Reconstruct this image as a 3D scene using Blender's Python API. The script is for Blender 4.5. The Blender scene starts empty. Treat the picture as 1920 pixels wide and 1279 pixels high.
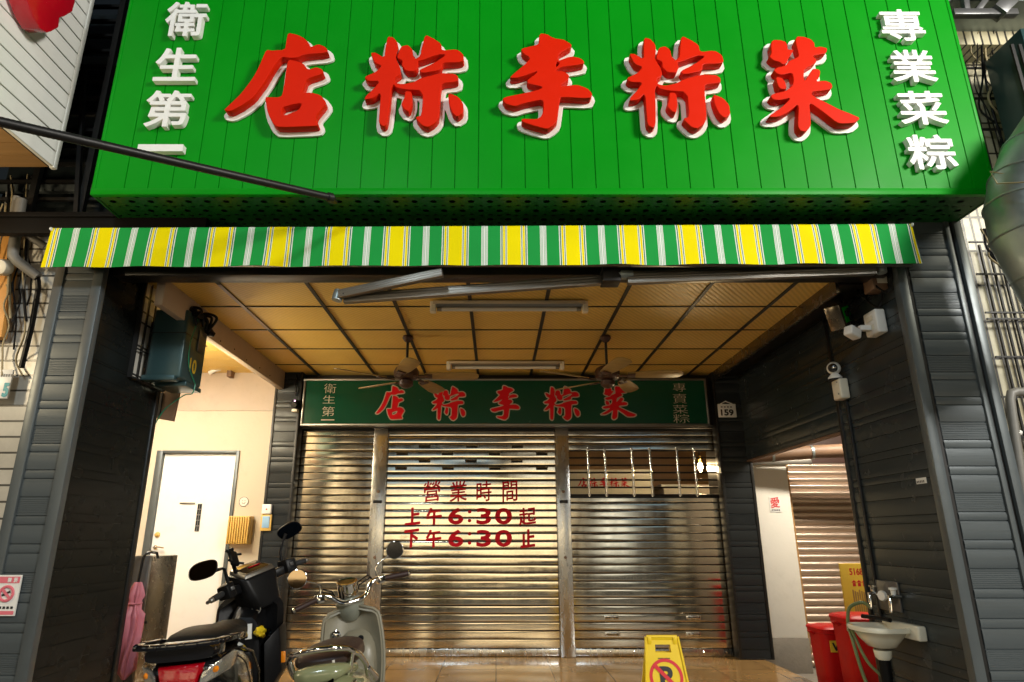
import bpy, bmesh, math, random
import numpy as np
from mathutils import Vector, Matrix
random.seed(7)
R = math.radians
SC = bpy.context.scene
COL = SC.collection
V = Vector

# ------------------------------------------------------------------ camera
FPX, CX, CY, PITCH, CAMZ = 1212.0, 930.0, 640.0, R(16.9), 1.15
CAM = V((0, 0, CAMZ))
ROT = Matrix.Rotation(math.pi/2 + PITCH, 3, 'X')
cd = bpy.data.cameras.new('camera'); cam = bpy.data.objects.new('camera', cd); COL.objects.link(cam)
cam.location = CAM; cam.rotation_euler = (math.pi/2 + PITCH, 0, 0)
cd.sensor_width = 36; cd.lens = 36*FPX/1920; cd.shift_x = (960-CX)/1920; cd.shift_y = 0
cd.clip_start = .05; cd.clip_end = 300
SC.camera = cam
def ray(px, py): return ROT @ V((px-CX, CY-py, -FPX))
def P(px, py, Y):
    d = ray(px, py); return CAM + d*(Y/d.y)
def PX(px, py, X):
    d = ray(px, py); return CAM + d*(X/d.x)
def PZ(px, py, Z):
    d = ray(px, py); return CAM + d*((Z-CAMZ)/d.z)

# ------------------------------------------------------------------ materials
MATS = {}
def mat(name, col, rough=.5, metal=0., var=.12, vscale=6., bump=0., bscale=60., rvar=.1, coat=0., stretch=None, spec=.5, emit=None, estr=0., dirt=0., trans=0.):
    m = bpy.data.materials.new(name); m.use_nodes = True
    nt = m.node_tree; N = nt.nodes; L = nt.links
    b = N['Principled BSDF']
    tc = N.new('ShaderNodeTexCoord'); mp = N.new('ShaderNodeMapping')
    if stretch: mp.inputs['Scale'].default_value = stretch
    L.new(tc.outputs['Object'], mp.inputs['Vector'])
    nz = N.new('ShaderNodeTexNoise'); nz.inputs['Scale'].default_value = vscale; nz.inputs['Detail'].default_value = 6
    L.new(mp.outputs['Vector'], nz.inputs['Vector'])
    mx = N.new('ShaderNodeMix'); mx.data_type = 'RGBA'
    c = V(col[:3])
    mx.inputs['A'].default_value = (*[max(0, x*(1-var)) for x in c], 1)
    mx.inputs['B'].default_value = (*[min(1, x*(1+var)) for x in c], 1)
    L.new(nz.outputs['Fac'], mx.inputs['Factor'])
    out = mx.outputs['Result']
    if dirt:
        n2 = N.new('ShaderNodeTexNoise'); n2.inputs['Scale'].default_value = vscale*2.3; n2.inputs['Detail'].default_value = 9; n2.inputs['Roughness'].default_value = .7
        L.new(mp.outputs['Vector'], n2.inputs['Vector'])
        cr = N.new('ShaderNodeValToRGB'); cr.color_ramp.elements[0].position = .52; cr.color_ramp.elements[1].position = .78
        cr.color_ramp.elements[0].color = (0, 0, 0, 1); cr.color_ramp.elements[1].color = (dirt, dirt, dirt, 1)
        L.new(n2.outputs['Fac'], cr.inputs['Fac'])
        m2 = N.new('ShaderNodeMix'); m2.data_type = 'RGBA'
        m2.inputs['B'].default_value = (c.x*.3+.01, c.y*.27+.008, c.z*.2+.005, 1)
        L.new(cr.outputs['Color'], m2.inputs['Factor']); L.new(out, m2.inputs['A']); out = m2.outputs['Result']
    L.new(out, b.inputs['Base Color'])
    mr = N.new('ShaderNodeMapRange'); mr.inputs['To Min'].default_value = max(.02, rough*(1-rvar*2)); mr.inputs['To Max'].default_value = min(1, rough*(1+rvar*2))
    n3 = N.new('ShaderNodeTexNoise'); n3.inputs['Scale'].default_value = vscale*4; n3.inputs['Detail'].default_value = 5
    L.new(mp.outputs['Vector'], n3.inputs['Vector']); L.new(n3.outputs['Fac'], mr.inputs['Value']); L.new(mr.outputs['Result'], b.inputs['Roughness'])
    b.inputs['Metallic'].default_value = metal
    b.inputs['Specular IOR Level'].default_value = spec
    if coat: b.inputs['Coat Weight'].default_value = coat; b.inputs['Coat Roughness'].default_value = .06
    if trans: b.inputs['Transmission Weight'].default_value = trans
    if bump:
        bn = N.new('ShaderNodeTexNoise'); bn.inputs['Scale'].default_value = bscale; bn.inputs['Detail'].default_value = 4
        L.new(mp.outputs['Vector'], bn.inputs['Vector'])
        bp = N.new('ShaderNodeBump'); bp.inputs['Strength'].default_value = bump; bp.inputs['Distance'].default_value = .01
        L.new(bn.outputs['Fac'], bp.inputs['Height']); L.new(bp.outputs['Normal'], b.inputs['Normal'])
    if emit:
        b.inputs['Emission Color'].default_value = (*emit, 1); b.inputs['Emission Strength'].default_value = estr
    MATS[name] = m
    return m
def nodes_of(m): return m.node_tree.nodes, m.node_tree.links, m.node_tree.nodes['Principled BSDF']

def brick_mat(name, c1, c2, mortar, bw, bh, ms=.006, rough=.35, axes='XZ', off=.0, freq=2, dirt=.4):
    m = mat(name, c1, rough)
    N, L, b = nodes_of(m)
    tc = N.new('ShaderNodeTexCoord'); sp = N.new('ShaderNodeSeparateXYZ'); cb = N.new('ShaderNodeCombineXYZ')
    L.new(tc.outputs['Object'], sp.inputs[0])
    L.new(sp.outputs[axes[0]], cb.inputs['X']); L.new(sp.outputs[axes[1]], cb.inputs['Y'])
    br = N.new('ShaderNodeTexBrick'); br.offset = off; br.offset_frequency = freq
    br.inputs['Scale'].default_value = 1; br.inputs['Brick Width'].default_value = bw; br.inputs['Row Height'].default_value = bh
    br.inputs['Mortar Size'].default_value = ms; br.inputs['Mortar Smooth'].default_value = .1
    br.inputs['Color1'].default_value = (*c1, 1); br.inputs['Color2'].default_value = (*c2, 1); br.inputs['Mortar'].default_value = (*mortar, 1)
    L.new(cb.outputs[0], br.inputs['Vector'])
    nz = N.new('ShaderNodeTexNoise'); nz.inputs['Scale'].default_value = 3.; nz.inputs['Detail'].default_value = 8; nz.inputs['Roughness'].default_value = .65
    L.new(tc.outputs['Object'], nz.inputs['Vector'])
    mr = N.new('ShaderNodeMapRange'); mr.inputs['From Min'].default_value = .35; mr.inputs['From Max'].default_value = .75; mr.inputs['To Min'].default_value = 1.; mr.inputs['To Max'].default_value = 1-dirt
    L.new(nz.outputs['Fac'], mr.inputs['Value'])
    mul = N.new('ShaderNodeMix'); mul.data_type = 'RGBA'; mul.blend_type = 'MULTIPLY'; mul.inputs['Factor'].default_value = 1
    L.new(br.outputs['Color'], mul.inputs['A']); L.new(mr.outputs['Result'], mul.inputs['B'])
    L.new(mul.outputs['Result'], b.inputs['Base Color'])
    bp = N.new('ShaderNodeBump'); bp.inputs['Strength'].default_value = .6; bp.inputs['Distance'].default_value = .004; bp.invert = True
    L.new(br.outputs['Fac'], bp.inputs['Height']); L.new(bp.outputs['Normal'], b.inputs['Normal'])
    return m

# ------------------------------------------------------------------ mesh builder
class MB:
    def __init__(s): s.bm = bmesh.new()
    def v(s, p): return s.bm.verts.new(p)
    def f(s, vs):
        try: return s.bm.faces.new(vs)
        except ValueError: return None
    def quad(s, a, b, c, d): s.f([s.v(a), s.v(b), s.v(c), s.v(d)]); return s
    def box(s, x0, x1, y0, y1, z0, z1, M=None):
        ps = [V((x, y, z)) for x in (x0, x1) for y in (y0, y1) for z in (z0, z1)]
        if M is not None: ps = [M @ p for p in ps]
        vs = [s.v(p) for p in ps]
        for q in ((0, 1, 3, 2), (4, 6, 7, 5), (0, 4, 5, 1), (2, 3, 7, 6), (0, 2, 6, 4), (1, 5, 7, 3)): s.f([vs[i] for i in q])
        return s
    def prism(s, pts, off):
        a = [s.v(p) for p in pts]; b = [s.v(V(p)+V(off)) for p in pts]; n = len(a)
        s.f(a[::-1]); s.f(b)
        for i in range(n): s.f([a[i], a[(i+1) % n], b[(i+1) % n], b[i]])
        return s
    def rings(s, rings, cap=True, closed=True):
        R_ = [[s.v(p) for p in r] for r in rings]
        n = len(R_[0])
        for i in range(len(R_)-1):
            for j in range(n if closed else n-1):
                s.f([R_[i][j], R_[i][(j+1) % n], R_[i+1][(j+1) % n], R_[i+1][j]])
        if cap and closed: s.f(R_[0][::-1]); s.f(R_[-1])
        return s
    def bar(s, p, q, w, h, up=(0, 0, 1)):
        p, q = V(p), V(q); d = (q-p).normalized(); x = d.cross(V(up))
        if x.length < 1e-4: x = d.cross(V((1, 0, 0)))
        x.normalize(); z = x.cross(d)
        rs = [[c+x*(sx*w/2)+z*(sz*h/2) for sx, sz in ((-1, -1), (1, -1), (1, 1), (-1, 1))] for c in (p, q)]
        return s.rings(rs)
    def tube(s, pts, r, n=10, cap=True):
        pts = [V(p) for p in pts]; rs = r if isinstance(r, (list, tuple)) else [r]*len(pts)
        d0 = (pts[1]-pts[0]).normalized()
        x = d0.cross(V((0, 0, 1)))
        if x.length < 1e-3: x = V((1, 0, 0))
        x.normalize(); rings = []
        for i, p in enumerate(pts):
            if i == 0: d = pts[1]-pts[0]
            elif i == len(pts)-1: d = pts[-1]-pts[-2]
            else: d = (pts[i+1]-p).normalized()+(p-pts[i-1]).normalized()
            d.normalize(); x = (x-d*x.dot(d)).normalized(); y = d.cross(x)
            rings.append([p+x*(rs[i]*math.cos(2*math.pi*k/n))+y*(rs[i]*math.sin(2*math.pi*k/n)) for k in range(n)])
        return s.rings(rings, cap)
    def lathe(s, prof, c=(0, 0, 0), axis=(0, 0, 1), n=24, cap=True):
        c = V(c); a = V(axis).normalized(); x = a.orthogonal().normalized(); y = a.cross(x)
        return s.rings([[c+a*h+x*(max(r, 1e-4)*math.cos(2*math.pi*k/n))+y*(max(r, 1e-4)*math.sin(2*math.pi*k/n)) for k in range(n)] for r, h in prof], cap)
    def torus(s, c, axis, R0, r, n=28, m=10):
        c = V(c); a = V(axis).normalized(); x = a.orthogonal().normalized(); y = a.cross(x)
        rg = []
        for i in range(n+1):
            t = 2*math.pi*i/n; d = x*math.cos(t)+y*math.sin(t)
            rg.append([c+d*(R0+r*math.cos(2*math.pi*k/m))+a*(r*math.sin(2*math.pi*k/m)) for k in range(m)])
        s.rings(rg, False); bmesh.ops.remove_doubles(s.bm, verts=s.bm.verts, dist=1e-6); return s
    def loft(s, secs, n=20, axis='y'):
        # secs: (pos, cx, cz, half width, half height, exponent)
        rg = []
        for (y, cx, cz, hw, hh, e) in secs:
            ring = []
            for k in range(n):
                t = 2*math.pi*k/n; c_, s_ = math.cos(t), math.sin(t)
                u = hw*math.copysign(abs(c_)**(2/e), c_); w = hh*math.copysign(abs(s_)**(2/e), s_)
                ring.append(V((cx+u, y, cz+w)) if axis == 'y' else V((cx+u, cz+w, y)))
            rg.append(ring)
        return s.rings(rg)
    def sheet(s, fn, nu, nv, thick):
        g = [[V(fn(i/nu, j/nv)) for j in range(nv+1)] for i in range(nu+1)]
        fr = [[s.v(p) for p in r] for r in g]; bk = []
        for i in range(nu+1):
            row = []
            for j in range(nv+1):
                du = g[min(i+1, nu)][j]-g[max(i-1, 0)][j]; dv = g[i][min(j+1, nv)]-g[i][max(j-1, 0)]
                nn = du.cross(dv); nn = nn.normalized() if nn.length > 1e-9 else V((0, 1, 0))
                row.append(s.v(g[i][j]+nn*thick))
            bk.append(row)
        for i in range(nu):
            for j in range(nv):
                s.f([fr[i][j], fr[i][j+1], fr[i+1][j+1], fr[i+1][j]])
                s.f([bk[i][j], bk[i+1][j], bk[i+1][j+1], bk[i][j+1]])
        for i in range(nu):
            s.f([fr[i][0], fr[i+1][0], bk[i+1][0], bk[i][0]]); s.f([fr[i][nv], bk[i][nv], bk[i+1][nv], fr[i+1][nv]])
        for j in range(nv):
            s.f([fr[0][j], bk[0][j], bk[0][j+1], fr[0][j+1]]); s.f([fr[nu][j], fr[nu][j+1], bk[nu][j+1], bk[nu][j]])
        return s
    def spline(s, pts, r, n=8, k=7):
        pts = [V(p) for p in pts]; q = [pts[0]*2-pts[1]]+pts+[pts[-1]*2-pts[-2]]; o = []
        for i in range(1, len(q)-2):
            for j in range(k):
                t = j/k; a, b, c, d = q[i-1:i+3]
                o.append(.5*((2*b)+(c-a)*t+(2*a-5*b+4*c-d)*t*t+(3*b-a-3*c+d)*t**3))
        return s.tube(o+[pts[-1]], r, n)
    def add_mesh(s, me, M=None):
        b2 = bmesh.new(); b2.from_mesh(me)
        if M is not None: b2.transform(M)
        t = bpy.data.meshes.new('t'); b2.to_mesh(t); b2.free(); s.bm.from_mesh(t); bpy.data.meshes.remove(t); return s
    def xform(s, M): s.bm.transform(M); return s
    def build(s, name, m, parent=None, bevel=0, seg=2, smooth=None, origin=None, keep=False):
        bm = s.bm
        bmesh.ops.recalc_face_normals(bm, faces=bm.faces) if not keep else None
        if bevel:
            es = [e for e in bm.edges if e.is_manifold and e.calc_face_angle(0) > .6]
            bmesh.ops.bevel(bm, geom=es, offset=bevel, segments=seg, affect='EDGES', profile=.5, clamp_overlap=True)
        if parent is not None:
            r = parent
            while r.parent: r = r.parent
            o0 = r.location.copy() - V((0, 0, 0))
        else:
            if origin is None:
                cs = [v.co for v in bm.verts]
                o0 = V(((min(c.x for c in cs)+max(c.x for c in cs))/2, (min(c.y for c in cs)+max(c.y for c in cs))/2, min(c.z for c in cs)))
            else: o0 = V(origin)
        bm.transform(Matrix.Translation(-o0))
        me = bpy.data.meshes.new(name); bm.to_mesh(me); bm.free()
        if smooth is None: smooth = 40
        if smooth:
            me.shade_smooth()
            try: me.set_sharp_from_angle(angle=R(smooth))
            except Exception: pass
        me.materials.append(MATS[m] if isinstance(m, str) else m)
        o = bpy.data.objects.new(name, me); COL.objects.link(o)
        if parent is not None: o.parent = parent
        else: o.location = o0
        return o

def tag(o, label=None, cat=None, group=None, kind=None):
    if label: o['label'] = label
    if cat: o['category'] = cat
    if group: o['group'] = group
    if kind: o['kind'] = kind
    return o
def thing(name, label, cat, loc=(0, 0, 0), group=None):
    o = bpy.data.objects.new(name, None); COL.objects.link(o); o.location = loc; o.empty_display_size = .1
    return tag(o, label, cat, group)
def dup(root, loc, label=None, rotz=None):
    def cp(o, par):
        c = o.copy(); COL.objects.link(c)
        if par is not None: c.parent = par
        for ch in o.children: cp(ch, c)
        return c
    r = cp(root, None); r.location = loc
    if rotz is not None: r.rotation_euler.z = rotz
    if label: r['label'] = label
    return r

# ------------------------------------------------------------------ lettering
def curve_to_mesh(cu):
    o = bpy.data.objects.new('tmp', cu); COL.objects.link(o)
    dg = bpy.context.evaluated_depsgraph_get(); dg.update()
    me = bpy.data.meshes.new_from_object(o.evaluated_get(dg))
    bpy.data.objects.remove(o); bpy.data.curves.remove(cu)
    return me
UPR = Matrix.Rotation(math.pi/2, 4, 'X')          # text plane -> upright, facing -Y
def text_mesh(body, x0, x1, z0, z1, Y, t=0., off=0., bev=0.):
    cu = bpy.data.curves.new('tmp', 'FONT'); cu.body = body; cu.size = 1; cu.extrude = 0; cu.offset = off
    if t: cu.extrude = .05
    if bev: cu.bevel_depth = bev; cu.bevel_resolution = 1
    cu.resolution_u = 4
    me = curve_to_mesh(cu)
    co = np.array([v.co[:] for v in me.vertices])
    a, b = co.min(0), co.max(0)
    for v in me.vertices:
        x = x0+(v.co.x-a[0])/max(1e-6, b[0]-a[0])*(x1-x0)
        z = z0+(v.co.y-a[1])/max(1e-6, b[1]-a[1])*(z1-z0)
        y = Y-((v.co.z-a[2])/(b[2]-a[2])*t if t else 0)
        v.co = (x, y, z)
    return me

def sdf_poly(X, Z, poly):
    p = np.array(poly); q = np.roll(p, -1, 0)
    d = np.full(X.shape, 1e9); ins = np.zeros(X.shape, bool)
    for (ax, az), (bx, bz) in zip(p, q):
        ex, ez = bx-ax, bz-az; L2 = ex*ex+ez*ez+1e-18
        t = np.clip(((X-ax)*ex+(Z-az)*ez)/L2, 0, 1)
        d = np.minimum(d, (X-ax-t*ex)**2+(Z-az-t*ez)**2)
        c = ((az > Z) != (bz > Z)) & (X < (bx-ax)*(Z-az)/(bz-az+1e-18)+ax)
        ins ^= c
    d = np.sqrt(d); return np.where(ins, -d, d)
def chaikin(p):
    o = []
    n = len(p)
    for i in range(n):
        a, b = np.array(p[i]), np.array(p[(i+1) % n])
        o += [tuple(a*.82+b*.18), tuple(a*.18+b*.82)]
    return o
def contours(D, xs, zs, iso):
    D = D-iso; D = np.where(np.abs(D) < 1e-9, 1e-9, D)
    nz, nx = D.shape; seg = {}
    def ept(e):
        k, i, j = e
        if k == 0: t = D[i, j]/(D[i, j]-D[i, j+1]); return (xs[j]+(xs[j+1]-xs[j])*t, zs[i])
        t = D[i, j]/(D[i, j]-D[i+1, j]); return (xs[j], zs[i]+(zs[i+1]-zs[i])*t)
    def add(a, b): seg.setdefault(a, []).append(b); seg.setdefault(b, []).append(a)
    S = D < 0
    for i, j in zip(*np.where((S[:-1, :-1].astype(int)+S[:-1, 1:]+S[1:, :-1]+S[1:, 1:]) % 4 != 0)):
        c = (S[i, j], S[i, j+1], S[i+1, j+1], S[i+1, j]); es = []
        E = [(0, i, j), (1, i, j+1), (0, i+1, j), (1, i, j)]
        for k in range(4):
            if c[k] != c[(k+1) % 4]: es.append(E[k])
        if len(es) == 2: add(*es)
        elif len(es) == 4:
            if c[0]: add(es[3], es[0]); add(es[1], es[2])
            else: add(es[0], es[1]); add(es[2], es[3])
    loops = []; seen = set()
    for s0 in list(seg):
        if s0 in seen: continue
        lp = [s0]; seen.add(s0); cur = s0
        while True:
            nx_ = [e for e in seg[cur] if e not in seen]
            if not nx_: break
            cur = nx_[0]; seen.add(cur); lp.append(cur)
        if len(lp) > 5: loops.append([ept(e) for e in lp])
    return loops
def simplify(lp, tol):
    def dp(a):
        if len(a) < 3: return a
        p = np.array(a); d = p[-1]-p[0]; L = math.hypot(*d)+1e-12
        ds = np.abs(d[0]*(p[:, 1]-p[0, 1])-d[1]*(p[:, 0]-p[0, 0]))/L
        k = int(ds.argmax())
        if ds[k] < tol: return [a[0], a[-1]]
        return dp(a[:k+1])[:-1]+dp(a[k:])
    h = len(lp)//2
    return dp(lp[:h+1])[:-1]+dp(lp[h:]+[lp[0]])[:-1]
def glyph_mesh(polys, holes, Y, t, grow=0., bev=0., res=150):
    P_ = [chaikin(p) for p in polys]; H_ = [chaikin(h) for h in holes]
    al = np.array([q for p in P_ for q in p]); m = grow+.01*(al.max()-al.min())+1e-4
    lo, hi = al.min(0)-m*2, al.max(0)+m*2; st = max(hi-lo)/res
    xs = np.arange(lo[0], hi[0], st); zs = np.arange(lo[1], hi[1], st); X, Z = np.meshgrid(xs, zs)
    D = np.min([sdf_poly(X, Z, p) for p in P_], 0)
    for h in H_: D = np.maximum(D, -sdf_poly(X, Z, h))
    cu = bpy.data.curves.new('tmp', 'CURVE'); cu.dimensions = '2D'; cu.fill_mode = 'BOTH'; cu.extrude = t/2-bev
    if bev: cu.bevel_depth = bev; cu.bevel_resolution = 1; cu.offset = -bev
    for lp in contours(D, xs, zs, grow):
        lp = simplify(lp, st*.22)
        if len(lp) < 4: continue
        sp = cu.splines.new('POLY'); sp.points.add(len(lp)-1)
        for k, (x, z) in enumerate(lp): sp.points[k].co = (x, z, 0, 1)
        sp.use_cyclic_u = True
    me = curve_to_mesh(cu)
    for v in me.vertices:
        x, z, y = v.co; v.co = (x, Y+t/2-y, z)
    return me
def text_segments(body):
    """outline segments of a set text, before any weight is added"""
    cu = bpy.data.curves.new('tmp', 'FONT'); cu.body = body; cu.size = 1; cu.resolution_u = 4
    me = curve_to_mesh(cu); n = {}
    for p in me.polygons:
        for k in p.edge_keys: n[k] = n.get(k, 0)+1
    co = [v.co for v in me.vertices]
    s = np.array([(co[a].x, co[a].y, co[b].x, co[b].y) for (a, b), c in n.items() if c == 1])
    bpy.data.meshes.remove(me); return s
def text_glyph(body, x0, x1, z0, z1, Y, t=0., grow=0., bev=0., res=130, skew=0.):
    s = text_segments(body)
    ax = min(s[:, 0].min(), s[:, 2].min()); bx = max(s[:, 0].max(), s[:, 2].max()); az = min(s[:, 1].min(), s[:, 3].min()); bz = max(s[:, 1].max(), s[:, 3].max())
    g = grow
    fx = lambda x: (x0+g)+(x-ax)/(bx-ax)*(x1-x0-2*g)
    fz = lambda z: (z0+g)+(z-az)/(bz-az+1e-9)*(z1-z0-2*g)
    S = np.stack([fx(s[:, 0]), fz(s[:, 1]), fx(s[:, 2]), fz(s[:, 3])], 1)
    st = max(x1-x0, z1-z0)/res
    xs = np.arange(x0-3*st, x1+3*st, st); zs = np.arange(z0-3*st, z1+3*st, st); X, Z = np.meshgrid(xs, zs)
    d = np.full(X.shape, 1e9); ins = np.zeros(X.shape, bool)
    for a, b, c, e in S:
        ex, ez = c-a, e-b; tt = np.clip(((X-a)*ex+(Z-b)*ez)/(ex*ex+ez*ez+1e-18), 0, 1)
        d = np.minimum(d, (X-a-tt*ex)**2+(Z-b-tt*ez)**2)
        ins ^= ((b > Z) != (e > Z)) & (X < (c-a)*(Z-b)/(e-b+1e-18)+a)
    D = np.sqrt(d); D = np.where(ins, -D, D)
    cu = bpy.data.curves.new('tmp', 'CURVE'); cu.dimensions = '2D'; cu.fill_mode = 'FRONT' if not t else 'BOTH'; cu.extrude = t/2-bev if t else 0
    if bev: cu.bevel_depth = bev; cu.bevel_resolution = 1; cu.offset = -bev
    for lp in contours(D, xs, zs, g):
        lp = simplify(lp, st*.25)
        if len(lp) < 4: continue
        sp = cu.splines.new('POLY'); sp.points.add(len(lp)-1)
        for k, (x, z) in enumerate(lp): sp.points[k].co = (x, z+skew*(x-(x0+x1)/2), 0, 1)
        sp.use_cyclic_u = True
    me = curve_to_mesh(cu)
    for v in me.vertices:
        x, z, y = v.co; v.co = (x, Y+t/2-y, z)
    return me
def scale_glyph(g, x0, x1, z0, z1):
    al = np.array([q for p in g[0] for q in p]); lo, hi = al.min(0), al.max(0)
    def f(p): return [(x0+(a-lo[0])/(hi[0]-lo[0])*(x1-x0), z0+(b-lo[1])/(hi[1]-lo[1])*(z1-z0)) for a, b in p]
    return [f(p) for p in g[0]], [f(h) for h in g[1]]
# ------------------------------------------------------------------ palette
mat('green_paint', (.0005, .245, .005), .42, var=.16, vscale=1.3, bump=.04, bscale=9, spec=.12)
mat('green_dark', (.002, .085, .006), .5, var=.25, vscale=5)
mat('black_hole', (.003, .003, .003), .9)
mat('red_letter', (.63, .014, .0005), .5, var=.08, vscale=4, spec=.10)
mat('white_letter', (.82, .81, .77), .42, var=.05, vscale=8, dirt=.08)
mat('white_backing', (.80, .78, .70), .5, var=.07, vscale=10, dirt=.15)
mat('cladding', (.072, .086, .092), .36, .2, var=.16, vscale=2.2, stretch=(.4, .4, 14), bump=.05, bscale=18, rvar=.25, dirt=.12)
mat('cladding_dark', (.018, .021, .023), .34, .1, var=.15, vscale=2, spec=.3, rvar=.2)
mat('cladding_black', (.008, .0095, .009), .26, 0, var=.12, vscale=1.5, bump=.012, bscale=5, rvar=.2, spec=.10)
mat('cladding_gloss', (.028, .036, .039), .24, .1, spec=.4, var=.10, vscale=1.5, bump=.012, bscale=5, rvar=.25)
mat('trim_grey', (.095, .11, .115), .38, .3, var=.12, vscale=6, dirt=.2)
mat('black_trim', (.012, .012, .012), .4, .2)
mat('stainless', (.66, .60, .48), .12, 1., var=.07, vscale=2.5, stretch=(1, 1, .25), bump=.014, bscale=3.0, rvar=.3, dirt=.05)
mat('joint_black', (.02, .016, .012), .6, .3, var=.3, vscale=20)
mat('stainless_post', (.58, .57, .54), .26, 1., var=.15, vscale=5, stretch=(1, 1, .3), bump=.05, bscale=8, rvar=.3, dirt=.08)
mat('bronze_panel', (.20, .17, .13), .25, .9, var=.25, vscale=3, bump=.08, bscale=4, rvar=.3, dirt=.3)
mat('aluminium', (.24, .225, .20), .40, .9, var=.15, vscale=8, stretch=(.3, 1, 1), dirt=.2)
mat('galvanised', (.27, .31, .305), .42, .7, var=.25, vscale=5, bump=.06, bscale=9, rvar=.3, dirt=.15)
mat('chrome', (.78, .77, .74), .09, 1., var=.04, rvar=.2)
mat('black_metal', (.014, .013, .012), .45, .4, var=.3, vscale=20)
mat('black_plastic', (.006, .006, .0065), .38, spec=.14, var=.25, vscale=18, bump=.03, bscale=200)
mat('black_gloss', (.006, .006, .007), .12, coat=.8, var=.2)
mat('cream_wall', (.58, .51, .40), .65, var=.07, vscale=2.2, bump=.08, bscale=30, dirt=.14)
mat('white_wall', (.74, .70, .62), .6, var=.06, vscale=3, bump=.06, bscale=40, dirt=.15)
mat('door_white', (.80, .80, .78), .4, var=.04, vscale=3, dirt=.10)
mat('white_plastic', (.76, .75, .71), .38, var=.05, vscale=10, dirt=.06)
mat('ivory_plastic', (.70, .66, .54), .4, var=.08, vscale=10, dirt=.1)
mat('fascia_cream', (.46, .36, .27), .45, var=.12, vscale=3, dirt=.15)
mat('grid_black', (.015, .013, .010), .5, var=.4, vscale=30)
mat('grid_worn', (.45, .36, .30), .5, var=.2, vscale=20)
mat('beam_black', (.006, .005, .004), .6, spec=.1, var=.3, vscale=6)
mat('beam_dark', (.014, .011, .009), .35, .1, var=.3, vscale=3, stretch=(.3, 2, 6), bump=.05, bscale=10)
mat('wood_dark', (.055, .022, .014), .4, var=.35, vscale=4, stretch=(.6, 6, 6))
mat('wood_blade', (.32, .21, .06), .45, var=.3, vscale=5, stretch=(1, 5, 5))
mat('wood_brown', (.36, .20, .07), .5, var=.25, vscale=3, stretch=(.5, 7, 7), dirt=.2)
mat('teal_metal', (.035, .075, .080), .30, .3, var=.2, vscale=3, dirt=.2, bump=.04, bscale=10)
mat('back_green', (.002, .048, .020), .25, var=.2, vscale=1.5, spec=.3)
mat('gold_text', (.42, .36, .26), .4, var=.2, vscale=20)
mat('red_sign', (.58, .006, .012), .5, var=.12, vscale=14, spec=.1)
mat('red_paint', (.40, .004, .010), .5, var=.22, vscale=16, dirt=.12, spec=.1)
mat('tube_glass', (.62, .60, .55), .25, var=.05)
mat('fixture_white', (.50, .42, .30), .35, var=.12, vscale=6, dirt=.1)
mat('pink_cloth', (.50, .15, .19), .5, var=.3, vscale=9, bump=.25, bscale=25)
mat('cream_paint', (.21, .225, .115), .22, coat=.5, var=.06, vscale=5, dirt=.06)
mat('beige_plastic', (.21, .19, .135), .4, var=.08, vscale=6, dirt=.12)
mat('screen_blue', (.25, .42, .60), .3)
mat('brown_leather', (.024, .009, .007), .45, var=.25, vscale=14, bump=.12, bscale=150)
mat('seat_black', (.007, .007, .007), .5, spec=.18, var=.25, vscale=16, bump=.1, bscale=260)
mat('rubber', (.012, .012, .012), .8, var=.3, vscale=30, bump=.2, bscale=150)
mat('red_lens', (.36, .002, .008), .10, coat=.6, var=.2, vscale=20, bump=.2, bscale=80)
mat('clear_lens', (.55, .52, .46), .12, .75, coat=.6, var=.3, vscale=25, bump=.3, bscale=60)
mat('amber_lens', (.75, .22, .01), .15, coat=.5)
mat('mirror_glass', (.30, .23, .15), .04, 1., var=.02, rvar=.05)
mat('mirror_blue', (.025, .038, .065), .06, 1., var=.02, rvar=.05)
mat('grey_satin', (.13, .13, .13), .3, .5, var=.12, vscale=10)
mat('yellow_plastic', (.80, .55, .012), .38, var=.07, vscale=5, dirt=.10, bump=.04, bscale=60)
mat('black_print', (.012, .012, .012), .5)
mat('grey_print', (.16, .15, .15), .5)
mat('red_print', (.62, .012, .02), .45)
mat('pink_print', (.70, .16, .20), .45)
mat('teal_print', (.01, .28, .33), .45)
mat('gold_print', (.62, .46, .03), .45)
mat('red_bin', (.42, .006, .005), .42, spec=.2, var=.12, vscale=5, dirt=.12, bump=.05, bscale=30)
mat('yellow_board', (.62, .40, .03), .5, var=.12, vscale=6, dirt=.2)
mat('mustard_box', (.62, .40, .10), .45, var=.1, vscale=10)
mat('porcelain', (.72, .70, .58), .12, coat=.6, var=.04, vscale=4, dirt=.05)
mat('hose_green', (.15, .19, .075), .35, var=.2, vscale=15)
mat('grey_pvc', (.17, .16, .14), .5, var=.2, vscale=12, dirt=.3)
mat('cable_tan', (.30, .24, .13), .6, var=.3, vscale=10)
mat('cable_green', (.005, .20, .11), .4)
mat('dark_window', (.020, .026, .028), .12, .2, var=.3, vscale=2)
mat('orange_panel', (.62, .30, .07), .5, var=.12, vscale=4, dirt=.15)
mat('white_board', (.87, .86, .80), .5, var=.05, vscale=3, dirt=.10)
mat('red_acrylic', (.55, .002, .014), .25, coat=.4, var=.05)
mat('concrete', (.24, .21, .17), .75, var=.3, vscale=6, bump=.2, bscale=40, dirt=.4)
mat('asphalt', (.045, .045, .046), .85, var=.3, vscale=20, bump=.3, bscale=150)
mat('rust_brown', (.16, .09, .05), .6, var=.35, vscale=6, dirt=.3)
mat('bulb', (1, .8, .5), .4, emit=(1, .72, .36), estr=60)
mat('led_pink', (.8, .5, .7), .4, emit=(1, .55, .8), estr=6)

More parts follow.
